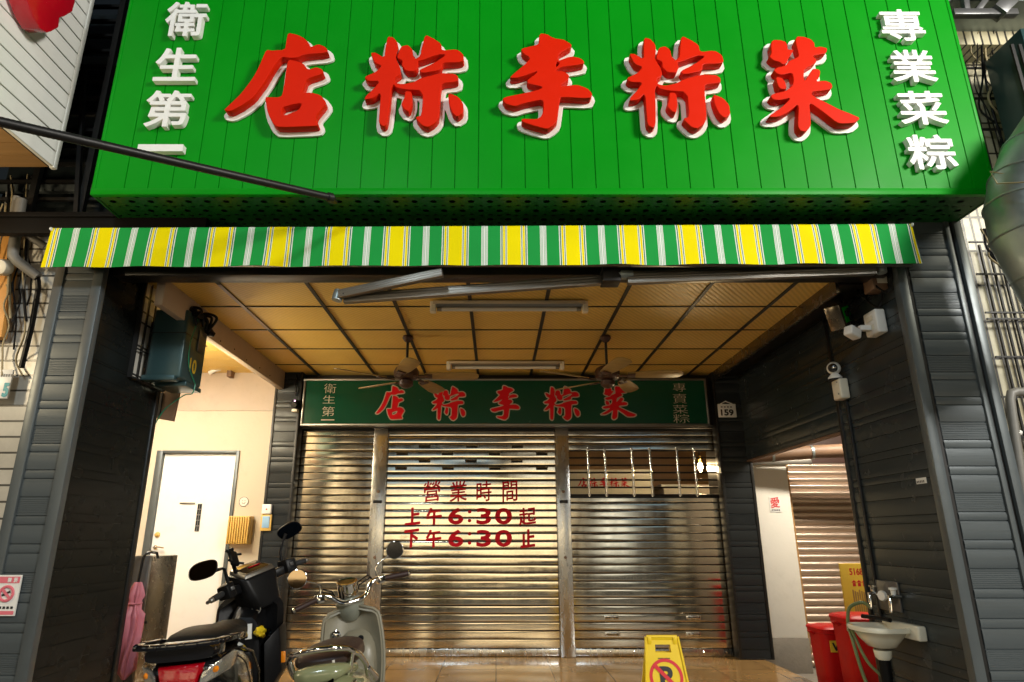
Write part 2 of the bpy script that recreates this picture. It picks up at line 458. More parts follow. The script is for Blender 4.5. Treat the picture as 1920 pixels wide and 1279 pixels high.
# ceiling tile: diagonal ridges
m = mat('ceiling_tile', (.74, .49, .11), .45, var=.09, vscale=2.5, dirt=.06)
N, L, b = nodes_of(m)
tc = N.new('ShaderNodeTexCoord'); mp = N.new('ShaderNodeMapping'); mp.inputs['Rotation'].default_value = (0, 0, R(38)); L.new(tc.outputs['Object'], mp.inputs['Vector'])
wv = N.new('ShaderNodeTexWave'); wv.wave_profile = 'SIN'; wv.inputs['Scale'].default_value = 9; wv.inputs['Distortion'].default_value = 1.2; wv.inputs['Detail'].default_value = 2; wv.inputs['Detail Scale'].default_value = 2.
L.new(mp.outputs['Vector'], wv.inputs['Vector'])
bp = N.new('ShaderNodeBump'); bp.inputs['Strength'].default_value = .28; bp.inputs['Distance'].default_value = .005; L.new(wv.outputs['Fac'], bp.inputs['Height']); L.new(bp.outputs['Normal'], b.inputs['Normal'])
src = b.inputs['Base Color'].links[0].from_socket
mr = N.new('ShaderNodeMapRange'); mr.inputs['To Min'].default_value = .86; mr.inputs['To Max'].default_value = 1.04; L.new(wv.outputs['Fac'], mr.inputs['Value'])
mu = N.new('ShaderNodeMix'); mu.data_type = 'RGBA'; mu.blend_type = 'MULTIPLY'; mu.inputs['Factor'].default_value = 1
L.new(src, mu.inputs['A']); L.new(mr.outputs['Result'], mu.inputs['B']); L.new(mu.outputs['Result'], b.inputs['Base Color'])
# floor tiles
brick_mat('floor_tile', (.42, .25, .095), (.37, .215, .08), (.12, .07, .03), .5, .5, .005, .11, 'XY', dirt=.25)
brick_mat('tile_left', (.66, .64, .58), (.60, .58, .52), (.09, .085, .075), .62, .105, .007, .3, 'XZ', .5, dirt=.35)
brick_mat('tile_right', (.66, .60, .42), (.56, .50, .33), (.035, .03, .022), .064, .27, .008, .35, 'XZ', .0, dirt=.6)
brick_mat('tile_small', (.66, .64, .58), (.60, .58, .52), (.06, .055, .05), .10, .26, .008, .3, 'YZ', .0, dirt=.4)
mat('dark_cream', (.20, .21, .17), .25, coat=.4, var=.1)
# awning stripes (woven in the cloth)
PER = 110.2/ (ray(963.7, 465).y) * 3.83
X0A = P(963.7, 465, 3.83).x
m = mat('awning_cloth', (.8, .8, .8), .75, spec=.08)
N, L, b = nodes_of(m)
tc = N.new('ShaderNodeTexCoord'); sp = N.new('ShaderNodeSeparateXYZ'); L.new(tc.outputs['Object'], sp.inputs[0])
pp = N.new('ShaderNodeMath'); pp.operation = 'PINGPONG'; pp.inputs[1].default_value = PER/2; L.new(sp.outputs['X'], pp.inputs[0])
dv = N.new('ShaderNodeMath'); dv.operation = 'DIVIDE'; dv.inputs[1].default_value = PER/2; L.new(pp.outputs[0], dv.inputs[0])
cr = N.new('ShaderNodeValToRGB'); cr.color_ramp.interpolation = 'CONSTANT'
Yl, Wh, Gr, Dg = (.84, .70, .0, 1), (.74, .76, .70, 1), (.015, .30, .055, 1), (.02, .16, .09, 1)
st = [(0, Yl), (38, Wh), (42, Dg), (46, Wh), (49, Yl), (61, Wh), (64, Dg), (69.5, Wh), (75, Gr), (146, Wh), (150, Gr), (152, Wh), (157, Gr), (159, Wh)]
el = cr.color_ramp.elements
while len(el) > 1: el.remove(el[0])
el[0].position = 0; el[0].color = Yl
for p_, c_ in st[1:]:
    e = el.new(p_/164); e.color = c_
L.new(dv.outputs[0], cr.inputs['Fac'])
nz = N.new('ShaderNodeTexNoise'); nz.inputs['Scale'].default_value = 3; nz.inputs['Detail'].default_value = 8; L.new(tc.outputs['Object'], nz.inputs['Vector'])
mr = N.new('ShaderNodeMapRange'); mr.inputs['To Min'].default_value = .8; mr.inputs['To Max'].default_value = 1.08; L.new(nz.outputs['Fac'], mr.inputs['Value'])
mu = N.new('ShaderNodeMix'); mu.data_type = 'RGBA'; mu.blend_type = 'MULTIPLY'; mu.inputs['Factor'].default_value = 1
L.new(cr.outputs['Color'], mu.inputs['A']); L.new(mr.outputs['Result'], mu.inputs['B']); L.new(mu.outputs['Result'], b.inputs['Base Color'])
wv = N.new('ShaderNodeTexNoise'); wv.inputs['Scale'].default_value = 4; L.new(tc.outputs['Object'], wv.inputs['Vector'])
bp = N.new('ShaderNodeBump'); bp.inputs['Strength'].default_value = .3; bp.inputs['Distance'].default_value = .02; L.new(wv.outputs['Fac'], bp.inputs['Height']); L.new(bp.outputs['Normal'], b.inputs['Normal'])

# ------------------------------------------------------------------ ground
YW = 7.15                                       # shutter wall
XL, XR = -2.62, 2.68                            # inner faces of the front pillars
def ground(name, m, x0, x1, y0, y1, z0, z1):
    mb = MB(); mb.box(x0, x1, y0, y1, z0, z1); return tag(mb.build(name, m, origin=(0, 0, 0)), kind='structure')
ground('floor', 'floor_tile', -2.55, 2.64, 5.0, 9.8, -.12, 0)
ground('tiled_floor', 'floor_tile', -6.5, -2.552, 4.4, 7.9, -.13, -.004)
ground('pavement', 'concrete', -9, 9, 2.2, 4.998, -.25, -.06)
ground('concrete_floor', 'concrete', 2.642, 8, 5.0, 8.6, -.25, -.16)
ground('road', 'asphalt', -60, 60, -40, 2.2, -.40, -.25)

# ------------------------------------------------------------------ cladding
def planks(z0, z1, ph):
    pat = [.109, .052, .109, .052, .109]; per = sum(pat)
    z = ph+math.floor((z0-ph)/per)*per; k = 0; o = []
    while z < z1:
        h = pat[k % 5]; a, b_ = max(z, z0), min(z+h, z1)
        if b_-a > .012: o.append((a, b_, k % 5))
        z += h; k += 1
    return o
def cladding(mb, o, u, n, L_, z0, z1, ph, ribs=True):
    G = -.006 if ribs else (-.005 if ribs is False else -.0025); K = 1 if ribs else (.8 if ribs is False else .2)
    o, u, n = V(o), V(u), V(n)
    prof = []
    for a, b_, k in planks(z0, z1, ph):
        prof += [(a, G), (a+(.004 if ribs else .002), 0)]
        if ribs and k == 4:
            m_ = int((b_-a)/.011)
            for i in range(1, m_):
                z = a+.006+i*.011
                if z < b_-.008: prof += [(z-.002, .0005), (z, -.002), (z+.002, .0005)]
        elif k in (0, 2): prof += [(a+.03, .003*K), (b_-.03, .003*K)]
        else: prof += [((a+b_)/2, .004*K)]
        prof += [(b_-(.004 if ribs else .002), .001*K), (b_-.0005, G)]
    r0 = [mb.v(V((o.x, o.y, z))+n*d) for z, d in prof]; r1 = [mb.v(V((o.x, o.y, z))+u*L_+n*d) for z, d in prof]
    for i in range(len(prof)-1): mb.f([r0[i], r0[i+1], r1[i+1], r1[i]])
    # closed back so the panel has a thickness
    q0 = [mb.v(V((o.x, o.y, z))-n*.02) for z in (z0, z1)]; q1 = [mb.v(V((o.x, o.y, z))+u*L_-n*.02) for z in (z0, z1)]
    mb.f([q0[0], q1[0], q1[1], q0[1]]); mb.f([r0[0], r1[0], q1[0], q0[0]]); mb.f([r0[-1], q0[1], q1[1], r1[-1]])
    return mb
PHL = P(110, 1075, 4.0).z; PHR = P(1800, 1067, 4.0).z

# left front pillar
XLO = P(66, 700, 4.0).x
lp = thing('clad_pillar', 'grey ribbed metal clad pillar on the left, carrying the electrical cabinet and a no smoking poster', 'pillar', ((XLO+XL)/2, 4.4, -.1))
cladding(MB(), (XLO+.065, 4.0, 0), (1, 0, 0), (0, -1, 0), XL-XLO-.125, -.1, 3.06, PHL).build('cladding', 'cladding', lp, smooth=25)
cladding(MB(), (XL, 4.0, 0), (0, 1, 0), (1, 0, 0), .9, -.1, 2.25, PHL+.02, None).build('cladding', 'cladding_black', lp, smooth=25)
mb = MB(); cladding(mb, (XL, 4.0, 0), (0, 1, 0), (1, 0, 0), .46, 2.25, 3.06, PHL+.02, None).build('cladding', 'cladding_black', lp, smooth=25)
mb = MB(); mb.box(XLO, XLO+.063, 3.985, 4.06, -.1, 3.06); mb.build('corner_trim', 'trim_grey', lp, .004)
mb = MB(); mb.box(XL-.058, XL+.008, 3.985, 4.04, -.1, 3.06); mb.build('corner_trim', 'trim_grey', lp, .004)
mb = MB(); mb.box(XL-.03, XL+.012, 4.88, 4.93, -.1, 2.25); mb.build('corner_trim', 'black_trim', lp, .006)
mb = MB(); mb.box(XLO+.03, XL-.03, 4.03, 4.88, -.1, 3.06); mb.build('core', 'concrete', lp)
# tile inset with lattice on the left pillar
mb = MB(); mb.box(XL-.028, XL-.010, 4.47, 4.95, 2.26, 3.0); mb.build('tiled_inset', 'tile_small', lp)
lt = thing('lattice_grille', 'black wire lattice over the white tiles behind the electrical cabinet', 'grille', (XL, 4.7, 2.26))
mb = MB()
for y in (4.49, 4.58, 4.67, 4.76, 4.85, 4.94): mb.bar((XL+.012, y, 2.26), (XL+.012, y, 3.0), .008, .008)
for z in (2.27, 2.46, 2.66, 2.86, 2.99): mb.bar((XL+.020, 4.47, z), (XL+.020, 4.95, z), .008, .010)
mb.build('bars', 'black_metal', lt)
mb = MB(); mb.box(XL-.008, XL+.03, 4.462, 4.478, 2.24, 3.0); mb.box(XL-.008, XL+.03, 4.478, 4.95, 2.235, 2.252); mb.build('frame', 'black_metal', lt)

# right front pillar
XRO = P(1866, 760, 4.0).x
YRB = 4.97
rp = thing('clad_pillar', 'grey ribbed metal clad pillar on the right, carrying the small wash basin and security camera', 'pillar', ((XRO+XR)/2, 4.5, -.1))
cladding(MB(), (XR+.085, 4.0, 0), (1, 0, 0), (0, -1, 0), XRO-XR-.165, -.1, 3.3, PHR).build('cladding', 'cladding', rp, smooth=25)
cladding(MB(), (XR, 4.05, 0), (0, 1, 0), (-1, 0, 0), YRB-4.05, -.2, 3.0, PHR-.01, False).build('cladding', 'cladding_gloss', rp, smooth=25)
mb = MB(); mb.box(XR-.010, XR+.052, 3.985, 4.05, -.1, 3.3); mb.build('corner_trim', 'trim_grey', rp, .004)
mb = MB(); mb.box(XR+.053, XR+.084, 4.004, 4.05, -.1, 3.3); mb.build('corner_trim', 'black_trim', rp)
mb = MB(); mb.box(XRO-.078, XRO-.046, 3.985, 4.05, -.1, 3.3); mb.build('corner_trim', 'trim_grey', rp, .004)
mb = MB(); mb.box(XRO-.045, XRO-.020, 4.004, 4.05, -.1, 3.3); mb.build('corner_trim', 'black_trim', rp)
mb = MB(); mb.box(XRO-.019, XRO+.035, 3.98, 4.06, -.1, 3.3); mb.build('corner_trim', 'trim_grey', rp, .004)
mb = MB(); mb.box(XR-.014, XR+.035, YRB-.01, YRB+.03, -.2, 3.0); mb.build('corner_trim', 'black_trim', rp, .005)
mb = MB(); mb.box(XR+.03, XRO-.02, 4.055, YRB-.02, -.2, 3.3); mb.build('core', 'concrete', rp)

# back pilasters beside the shutters
def pilaster(label, x0, x1, side):
    t = thing('clad_pilaster', label, 'pilaster', ((x0+x1)/2, 7.1, 0))
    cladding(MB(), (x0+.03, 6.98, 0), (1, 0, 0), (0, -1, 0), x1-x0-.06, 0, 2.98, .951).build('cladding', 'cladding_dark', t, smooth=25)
    for xa in (x0, x1-.028):
        mb = MB(); mb.box(xa, xa+.028, 6.97, 7.12, 0, 2.98); mb.build('corner_trim', 'black_trim', t, .004)
    mb = MB(); mb.box(x0+.01, x1-.01, 7.005, 7.45, 0, 2.98); mb.build('core', 'beam_dark', t)
XPL0, XPL1 = P(490, 1000, 7.0).x, P(543, 1000, 7.0).x
XPR0, XPR1 = P(1362, 1000, 7.0).x, P(1424, 1000, 7.0).x
pilaster('dark clad pilaster between the cream wall and the shutters, with a small white intercom', XPL0, XPL1, -1)
pilaster('dark clad pilaster right of the shutters, below the number plate', XPR0, XPR1, 1)

# transom wall over the right side opening
tw = thing('clad_transom', 'glossy dark cladding wall hanging over the right side opening', 'wall', (XR, 6., 1.92))
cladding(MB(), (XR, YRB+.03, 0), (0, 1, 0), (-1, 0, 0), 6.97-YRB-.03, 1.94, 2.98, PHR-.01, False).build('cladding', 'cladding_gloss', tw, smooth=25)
mb = MB(); mb.box(XR-.004, XR+.05, YRB+.03, 6.97, 1.922, 1.938); mb.build('edge_strip', 'rust_brown', tw, .003)
mb = MB(); mb.box(XR+.022, XR+.06, YRB+.03, 6.97, 1.94, 2.98); mb.build('core', 'beam_dark', tw)

# ------------------------------------------------------------------ ceiling
ZC = 2.90
XC0, XC1 = -2.34, 2.40
ce = thing('panel_ceiling', 'tan panel ceiling with black grid lines over the arcade', 'ceiling', (0, 5.7, ZC))
mb = MB(); mb.box(XC0, XC1, 4.2, 7.3, ZC+.006, ZC+.03); mb.build('tiles', 'ceiling_tile', ce)
xs_ = [P(x, 620, 1).x for x in ()]
cols = []
for px, py in ((440, 560), (600, 565), (736, 558), (881, 560), (1026, 558), (1178, 541), (1335, 532), (1489, 534)):
    cols.append(PZ(px, py, ZC).x)
mb = MB()
for x in cols: mb.box(x-.014, x+.014, 4.2, 7.14, ZC-.004, ZC+.004)
mb.build('grid_bars', 'grid_black', ce)
mb = MB()
for y in (4.83, 5.43, 6.03, 6.63, 7.12):
    xa = XC0
    for x in cols+[XC1]:
        if x-.014-xa > .02: mb.box(xa, x-.014, y-.006, y+.006, ZC-.001, ZC+.005)
        xa = x+.014
mb.build('grid_bars', 'grid_black', ce)
a, b_ = PZ(418, 530, ZC), PZ(520, 626, ZC)
mb = MB(); mb.box(cols[0]-.0145, cols[0]+.0145, 4.35, 5.38, ZC-.006, ZC-.0045); mb.box(cols[0]+.016, cols[0]+.25, 4.825, 4.835, ZC-.004, ZC-.002); mb.box(XC0+.01, cols[0]-.02, 5.425, 5.435, ZC-.004, ZC-.002); mb.build('worn_bars', 'grid_worn', ce)
# front beam
fb = thing('ceiling_beam', 'dark brown beam running across the front of the ceiling behind the awning', 'beam', (0, 4.12, 2.86))
mb = MB(); mb.box(XL+.02, XR-.02, 4.06, 4.20, 2.85, 3.3); mb.build('beam', 'beam_dark', fb, .004)
mb = MB(); mb.box(XL+.02, XR-.02, 4.201, 4.26, 2.90, 2.935); mb.build('trim', 'wood_dark', fb, .003)
# left fascia, right fascia
lf = thing('fascia_board', 'cream fascia board with screws along the left edge of the ceiling', 'fascia', (XC0, 5.7, 2.70))
mb = MB(); mb.box(XC0-.06, XC0, 4.26, 6.97, 2.71, 2.93); mb.build('board', 'fascia_cream', lf, .003)
for y in (4.95, 5.25, 5.55, 5.85, 6.2, 6.5): MB().lathe([(.007, 0), (.007, .004), (.003, .006)], (XC0, y, 2.74+random.uniform(0, .03)), (1, 0, 0), 8).build('screw', 'black_metal', lf)
rf = thing('fascia_board', 'dark glossy fascia strip along the right edge of the ceiling', 'fascia', (XC1, 5.7, 2.70))
mb = MB(); mb.box(XC1, XC1+.03, 4.26, 6.97, 2.80, 2.93); mb.build('board', 'bronze_panel', rf, .003)
mb = MB(); mb.box(XC1+.031, XR-.008, 4.26, 6.97, 2.86, 2.92); mb.build('soffit', 'beam_dark', rf, .003)

# ------------------------------------------------------------------ left neighbour bay: wall, door, ceiling
YN = 7.32
nw = thing('cream_wall', 'cream wall with a white door in the left arcade bay', 'wall', (-3.6, YN, 0))
D0, D1, DZ = P(303, 900, YN).x, P(438, 900, YN).x, P(370, 851, YN).z
D0b = D0-.02
mb = MB(); mb.box(-6.5, D0b-.07, YN, YN+.12, 0, 3.05); mb.box(D1+.04, XPL0+.02, YN, YN+.12, 0, 3.05); mb.box(D0b-.07, D1+.04, YN, YN+.12, DZ+.03, 3.05); mb.build('wall', 'cream_wall', nw)
mb = MB(); mb.box(-6.5, XPL0+.02, YN-.012, YN-.001, P(400, 771, YN).z, P(400, 690, YN).z); mb.build('wall_band', 'fascia_cream', nw)
dr = MB().box(D0b, D1, YN+.03, YN+.07, 0.01, DZ).build('door', 'door_white', nw, .004)
mb = MB(); mb.box(D0b-.069, D0b-.002, YN-.02, YN+.1, 0, DZ+.032); mb.box(D1+.002, D1+.039, YN-.02, YN+.1, 0, DZ+.032); mb.box(D0b-.002, D1+.002, YN-.02, YN+.1, DZ+.002, DZ+.032); mb.build('door_frame', 'trim_grey', nw, .003)
# glass block strip with black cells
q0, q1 = P(366, 945, YN), P(377, 997, YN); q0.x, q1.x = P(366, 971, YN).x, P(374, 971, YN).x
mb = MB(); mb.box(q0.x, q1.x, YN+.022, YN+.029, q1.z, q0.z); st_ = mb.build('window_strip', 'grey_print', dr)
mb = MB()
for i in range(5):
    for j in range(2):
        mb.box(q0.x+.006+j*(q1.x-q0.x)/2, q0.x-.003+(j+1)*(q1.x-q0.x)/2, YN+.018, YN+.0215, q1.z+(q0.z-q1.z)*(i+.1)/5, q1.z+(q0.z-q1.z)*(i+.9)/5)
mb.build('panes', 'dark_window', st_)
a = P(351, 944, YN); mb = MB(); mb.box(P(335, 944, YN).x, P(364, 944, YN).x, YN+.02, YN+.029, a.z-.01, a.z+.008); mb.build('letter_slot', 'aluminium', dr, .002)
a = P(293, 1003, YN); a.x = max(a.x, D0b+.05); mb = MB(); mb.lathe([(.028, 0), (.028, .012), (.016, .02), (.014, .03)], (a.x, YN+.03, a.z), (0, -1, 0), 16); mb.build('lock', 'mustard_box', dr)
a = P(293, 1027, YN); a.x = D0b+.05; mb = MB(); mb.lathe([(.022, 0), (.022, .012), (.01, .02), (.009, .05)], (a.x, YN+.03, a.z), (0, -1, 0), 14); mb.tube([(a.x, YN-.02, a.z), (a.x+.05, YN-.022, a.z+.004), (a.x+.11, YN-.018, a.z-.004)], .008); mb.build('handle', 'chrome', dr)
mb = MB()
for z in (.35, 1.0, 1.7): mb.lathe([(.009, 0), (.009, .11)], (D1+.006, YN+.02, z), (0, 0, 1), 8)
mb.build('hinges', 'mustard_box', dr)
nc = thing('plank_soffit', 'wooden plank soffit over the left arcade bay', 'ceiling', (-4.4, 6, 2.98))
mb = MB()
for i in range(9):
    y = 4.4+i*.33; mb.box(-6.5, XC0-.062, y, y+.322, 2.985, 3.01)
mb.build('planks', 'ceiling_tile', nc)
mb = MB(); mb.box(-6.5, XC0-.062, 4.4, 7.35, 3.015, 3.03); mb.build('backing', 'grid_black', nc)
lw = thing('arcade_wall', 'plain cream wall closing the left arcade bay', 'wall', (-6.4, 6, 0))
mb = MB(); mb.box(-6.5, -6.38, 4.4, 7.3, 0, 3.0); mb.build('wall', 'cream_wall', lw)
# conduit pipe
mb = MB(); pts = [P(392, 700, 7.2), P(403, 694, 7.2), P(420, 690, 7.2), P(452, 689, 7.2), P(486, 690, 7.2)]
cp = thing('conduit_pipe', 'bent white conduit pipe high on the cream wall', 'pipe', pts[2])
mb.tube(pts, .025, 10); mb.build('pipe', 'white_plastic', cp)
a = P(432, 700, 7.24); mb = MB(); mb.box(a.x-.025, a.x+.025, 7.2, YN-.012, a.z-.05, a.z+.06); mb.build('clamp', 'rust_brown', cp, .005)
# slatted letter box, round sticker, intercom
q0, q1 = P(429, 968, 7.2), P(464, 1021, 7.2)
lb = thing('letter_box', 'yellow slatted letter box on the cream wall beside the white door', 'letter box', ((q0.x+q1.x)/2, 7.24, q1.z))
mb = MB(); mb.box(q0.x, q1.x, 7.205, YN-.003, q1.z, q0.z); mb.build('box', 'mustard_box', lb, .004)
mb = MB(); n_ = 9
for i in range(n_):
    x = q0.x+.012+(q1.x-q0.x-.024)*i/(n_-1); mb.box(x-.007, x+.007, 7.185, 7.2045, q1.z+.01, q0.z-.01)
mb.build('slats', 'mustard_box', lb, .003)
a = P(456, 941, YN-.02)
rs = thing('round_sticker', 'small round smiley sticker on the cream wall above the yellow letter box', 'sticker', a)
mb = MB(); mb.lathe([(.05, 0), (.05, .003)], (a.x, YN-.001, a.z), (0, -1, 0), 32); mb.build('disc', 'white_wall', rs)
mb = MB(); mb.torus((a.x, YN-.0045, a.z), (0, 1, 0), .05, .0025); mb.tube([(a.x-.018, YN-.006, a.z-.008), (a.x-.010, YN-.006, a.z-.019), (a.x+.010, YN-.006, a.z-.019), (a.x+.018, YN-.006, a.z-.008)], .0025, 6)
for s in (-1, 1): mb.lathe([(.004, 0), (.004, .003)], (a.x+s*.013, YN-.004, a.z+.012), (0, -1, 0), 8)
mb.build('face', 'grey_print', rs)
q0, q1 = P(492, 946, 6.95), P(507, 996, 6.95)
ic = thing('intercom', 'small white and amber intercom on the left dark pilaster', 'intercom', ((q0.x+q1.x)/2, 6.95, q1.z))
zm = q1.z+(q0.z-q1.z)*.62
mb = MB(); mb.box(q0.x, q1.x, 6.945, 6.972, q1.z, zm); mb.build('body', 'mustard_box', ic, .006)
mb = MB(); mb.box(q0.x+.005, q1.x-.01, 6.93, 6.972, zm+.004, q0.z); mb.build('handset', 'white_plastic', ic, .008)
mb = MB(); mb.box(q0.x+.018, q1.x-.018, 6.938, 6.9445, q1.z+.03, zm-.02); mb.build('screen', 'screen_blue', ic, .002)
mb = MB(); mb.lathe([(.008, 0), (.008, .004)], ((q0.x+q1.x)/2, 6.9295, zm+.05), (0, -1, 0), 10); mb.build('button', 'red_print', ic)
# ------------------------------------------------------------------ hand traced brush characters (photograph pixels)
def tr(pts, ox, oy, s): return [(ox+x/s, oy+y/s) for x, y in pts]
Z1, Z2, Z3 = (400, 40, 3.84), (920, 40, 4.0), (1400, 50, 5.33)
G_DIAN = ([tr([(535,82),(600,95),(655,120),(690,160),(695,188),(760,163),(815,190),(828,225),(650,240),(605,262),(540,265),(500,255),(475,270),(430,330),(380,420),(300,530),(270,560),(200,610),(120,650),(75,640),(90,625),(200,520),(290,400),(345,290),(378,205),(430,212),(515,205),(525,150)], *Z1),
           tr([(538,275),(610,290),(650,305),(680,350),(740,330),(785,345),(795,375),(670,415),(655,470),(630,520),(700,512),(770,530),(808,575),(810,595),(730,690),(755,740),(745,755),(465,765),(430,740),(390,660),(368,545),(415,548),(470,548),(495,535),(515,420),(525,330)], *Z1)],
          [tr([(490,622),(560,600),(640,588),(615,640),(500,685)], *Z1)])
G_ZONG = ([tr([(1255,108),(1300,118),(1330,160),(1325,215),(1310,260),(1345,330),(1350,380),(1300,410),(1310,440),(1280,480),(1275,560),(1250,740),(1225,760),(1190,735),(1195,640),(1205,510),(1150,555),(1085,565),(1095,540),(1150,490),(1200,430),(1110,430),(1085,400),(1170,365),(1215,320),(1160,300),(1130,225),(1170,225),(1230,265),(1240,180)], *Z1),
           tr([(1350,180),(1400,170),(1435,200),(1430,240),(1470,285),(1475,320),(1455,360),(1390,360),(1355,320),(1362,282),(1318,262)], *Z1),
           tr([(1525,95),(1580,120),(1640,160),(1645,212),(1750,200),(1800,235),(1805,285),(1760,297),(1650,297),(1640,350),(1500,375),(1480,350),(1590,300),(1680,240),(1620,238),(1475,290),(1445,280),(1490,250),(1500,190)], *Z1),
           tr([(1490,410),(1640,372),(1740,378),(1765,400),(1760,435),(1645,445),(1635,500),(1625,690),(1600,730),(1545,765),(1500,750),(1450,690),(1500,680),(1510,500),(1370,490),(1310,475),(1295,440),(1360,455),(1450,435)], *Z1),
           tr([(1380,503),(1430,507),(1430,590),(1410,650),(1380,640),(1350,600),(1375,550)], *Z1),
           tr([(1690,515),(1760,540),(1800,590),(1800,660),(1755,690),(1720,660),(1695,590)], *Z1)], [])
G_LI = ([tr([(365,90),(425,97),(475,128),(555,138),(610,175),(600,195),(510,243),(500,300),(600,262),(670,275),(703,300),(695,322),(520,345),(480,375),(550,375),(590,405),(585,440),(530,475),(525,490),(650,475),(730,505),(765,545),(745,580),(530,568),(520,580),(515,640),(500,750),(470,780),(425,810),(340,790),(235,755),(230,730),(345,735),(380,715),(395,670),(395,585),(250,615),(185,640),(110,620),(85,580),(130,562),(280,535),(385,505),(385,490),(285,470),(268,445),(330,400),(360,370),(280,400),(200,425),(140,425),(170,395),(260,320),(300,275),(240,240),(225,205),(340,180),(360,170)], *Z2)],
        [tr([(495,300),(520,312),(500,338),(488,345)], *Z2)])
G_CAI = ([tr([(255,135),(330,133),(390,150),(410,190),(412,232),(475,230),(440,290),(415,320),(405,360),(360,382),(325,350),(270,340),(225,300),(250,265),(240,200)], *Z3),
          tr([(505,95),(580,103),(650,130),(680,165),(682,210),(740,200),(805,215),(805,250),(780,272),(655,290),(690,320),(700,355),(650,385),(575,430),(570,480),(575,550),(620,490),(660,420),(720,425),(740,450),(730,500),(695,548),(790,540),(850,565),(860,605),(840,630),(660,650),(645,670),(690,710),(800,760),(930,830),(1040,870),(1140,915),(1080,965),(950,972),(900,960),(800,880),(640,765),(630,790),(645,950),(640,1000),(590,1050),(540,1045),(510,1000),(520,790),(500,785),(410,860),(320,905),(215,905),(250,875),(340,815),(420,740),(435,712),(330,738),(265,730),(235,695),(270,670),(400,640),(430,610),(460,590),(470,530),(455,460),(350,485),(300,470),(270,435),(300,410),(400,385),(420,345),(480,320),(520,300),(515,250),(500,200),(485,140)], *Z3),
          tr([(290,500),(350,510),(385,545),(400,600),(395,625),(340,625),(310,590)], *Z3)], [])
YS = 3.62                                        # face of the billboard
YF = YS-.085
def onplane(g, Y):
    f = lambda p: [(P(a, b_, Y).x, P(a, b_, Y).z) for a, b_ in p]
    return [f(p) for p in g[0]], [f(h) for h in g[1]]
GD, GZ, GL, GC = (onplane(g, YF) for g in (G_DIAN, G_ZONG, G_LI, G_CAI))
dx = P(1269, 155, YF).x-P(776, 155, YF).x; dz = P(1269, 157, YF).z-P(776, 154.5, YF).z
sh = lambda p: [(a+dx, b_+dz) for a, b_ in p]
GZ2 = ([sh(p) for p in GZ[0]], [])

# ------------------------------------------------------------------ billboard
BX0, BX1, BZ0, BZ1 = P(170, 363, YS).x, P(1871, 368, YS).x, P(960, 366, YS).z, 5.4
bb = thing('billboard', 'large green plank billboard with raised red and white characters over the awning', 'billboard', ((BX0+BX1)/2, YS, BZ0))
st_ = 41.0/ray(800, 80).y*YS; g0 = P(413, 40, YS).x
gx = [g0+i*st_ for i in range(-20, 60) if BX0+.06 < g0+i*st_ < BX1-.05]
prof = [(BX0+.02, 0)]
for x in gx: prof += [(x-.0035, 0), (x-.001, .006), (x+.001, .006), (x+.0035, -.0008)]
prof += [(BX1-.02, 0)]
mb = MB(); za = BZ0+.045
r0 = [mb.v((x, YS+d, za)) for x, d in prof]; r1 = [mb.v((x, YS+d, BZ1)) for x, d in prof]
for i in range(len(prof)-1): mb.f([r0[i], r0[i+1], r1[i+1], r1[i]])
for x in (BX0+.02, BX1-.02): pass
o = mb.build('plank_face', 'green_paint', bb, smooth=20)
mb = MB(); mb.box(BX0, BX1, YS-.006, YS+.03, BZ0, BZ0+.044); mb.box(BX0, BX0+.021, YS-.004, YS+.03, BZ0+.0445, BZ1); mb.box(BX1-.021, BX1, YS-.004, YS+.03, BZ0+.0445, BZ1)
mb.build('edge_trim', 'green_paint', bb, .002)
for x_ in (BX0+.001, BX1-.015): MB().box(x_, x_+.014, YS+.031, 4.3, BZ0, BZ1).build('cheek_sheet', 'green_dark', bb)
mb = MB(); mb.box(BX0+.02, BX1-.02, YS+.03, 4.28, BZ0+.06, BZ1); mb.build('frame_box', 'black_metal', bb)
# perforated underside: real holes in the sheet
mb = MB(); c = .121; nr = 4; zb = BZ0+.004
ya = YS+.032
nx = int((BX1-BX0-.04)/c)+1
for r in range(nr):
    for i in range(-1, nx+1):
        cx = BX0+.03+(i+.5+.5*(r % 2))*c; x0, x1 = max(cx-c/2, BX0+.016), min(cx+c/2, BX1-.016)
        if x1-x0 < .004: continue
        y0, y1 = ya+r*c, ya+(r+1)*c
        if x1-x0 < c*.8: mb.quad((x0, y0, zb), (x1, y0, zb), (x1, y1, zb), (x0, y1, zb)); continue
        cy = (y0+y1)/2; sq = []; ci = []
        for k in range(16):
            t = 2*math.pi*(k+.5)/16; u, w_ = math.cos(t), math.sin(t); s_ = 1/max(abs(u), abs(w_))
            sq.append(mb.v((cx+u*s_*c/2 if abs(u)*s_ < .999 else (x1 if u > 0 else x0), cy+w_*s_*c/2, zb))); ci.append(mb.v((cx+u*.021, cy+w_*.018, zb)))
        for k in range(16): mb.f([sq[k], sq[(k+1) % 16], ci[(k+1) % 16], ci[k]])
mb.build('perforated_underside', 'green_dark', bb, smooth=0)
for g in (GD, GZ, GL, GZ2, GC):
    mb = MB(); mb.add_mesh(glyph_mesh(*g, YF, .062, bev=.004)); c1 = mb.build('raised_character', 'red_letter', bb, smooth=30); c1['label'] = 'raised red brush character on a white backing'
    mb = MB(); mb.add_mesh(glyph_mesh(*g, YF+.066, .014, grow=.027)); mb.build('backing', 'white_backing', c1, smooth=30)
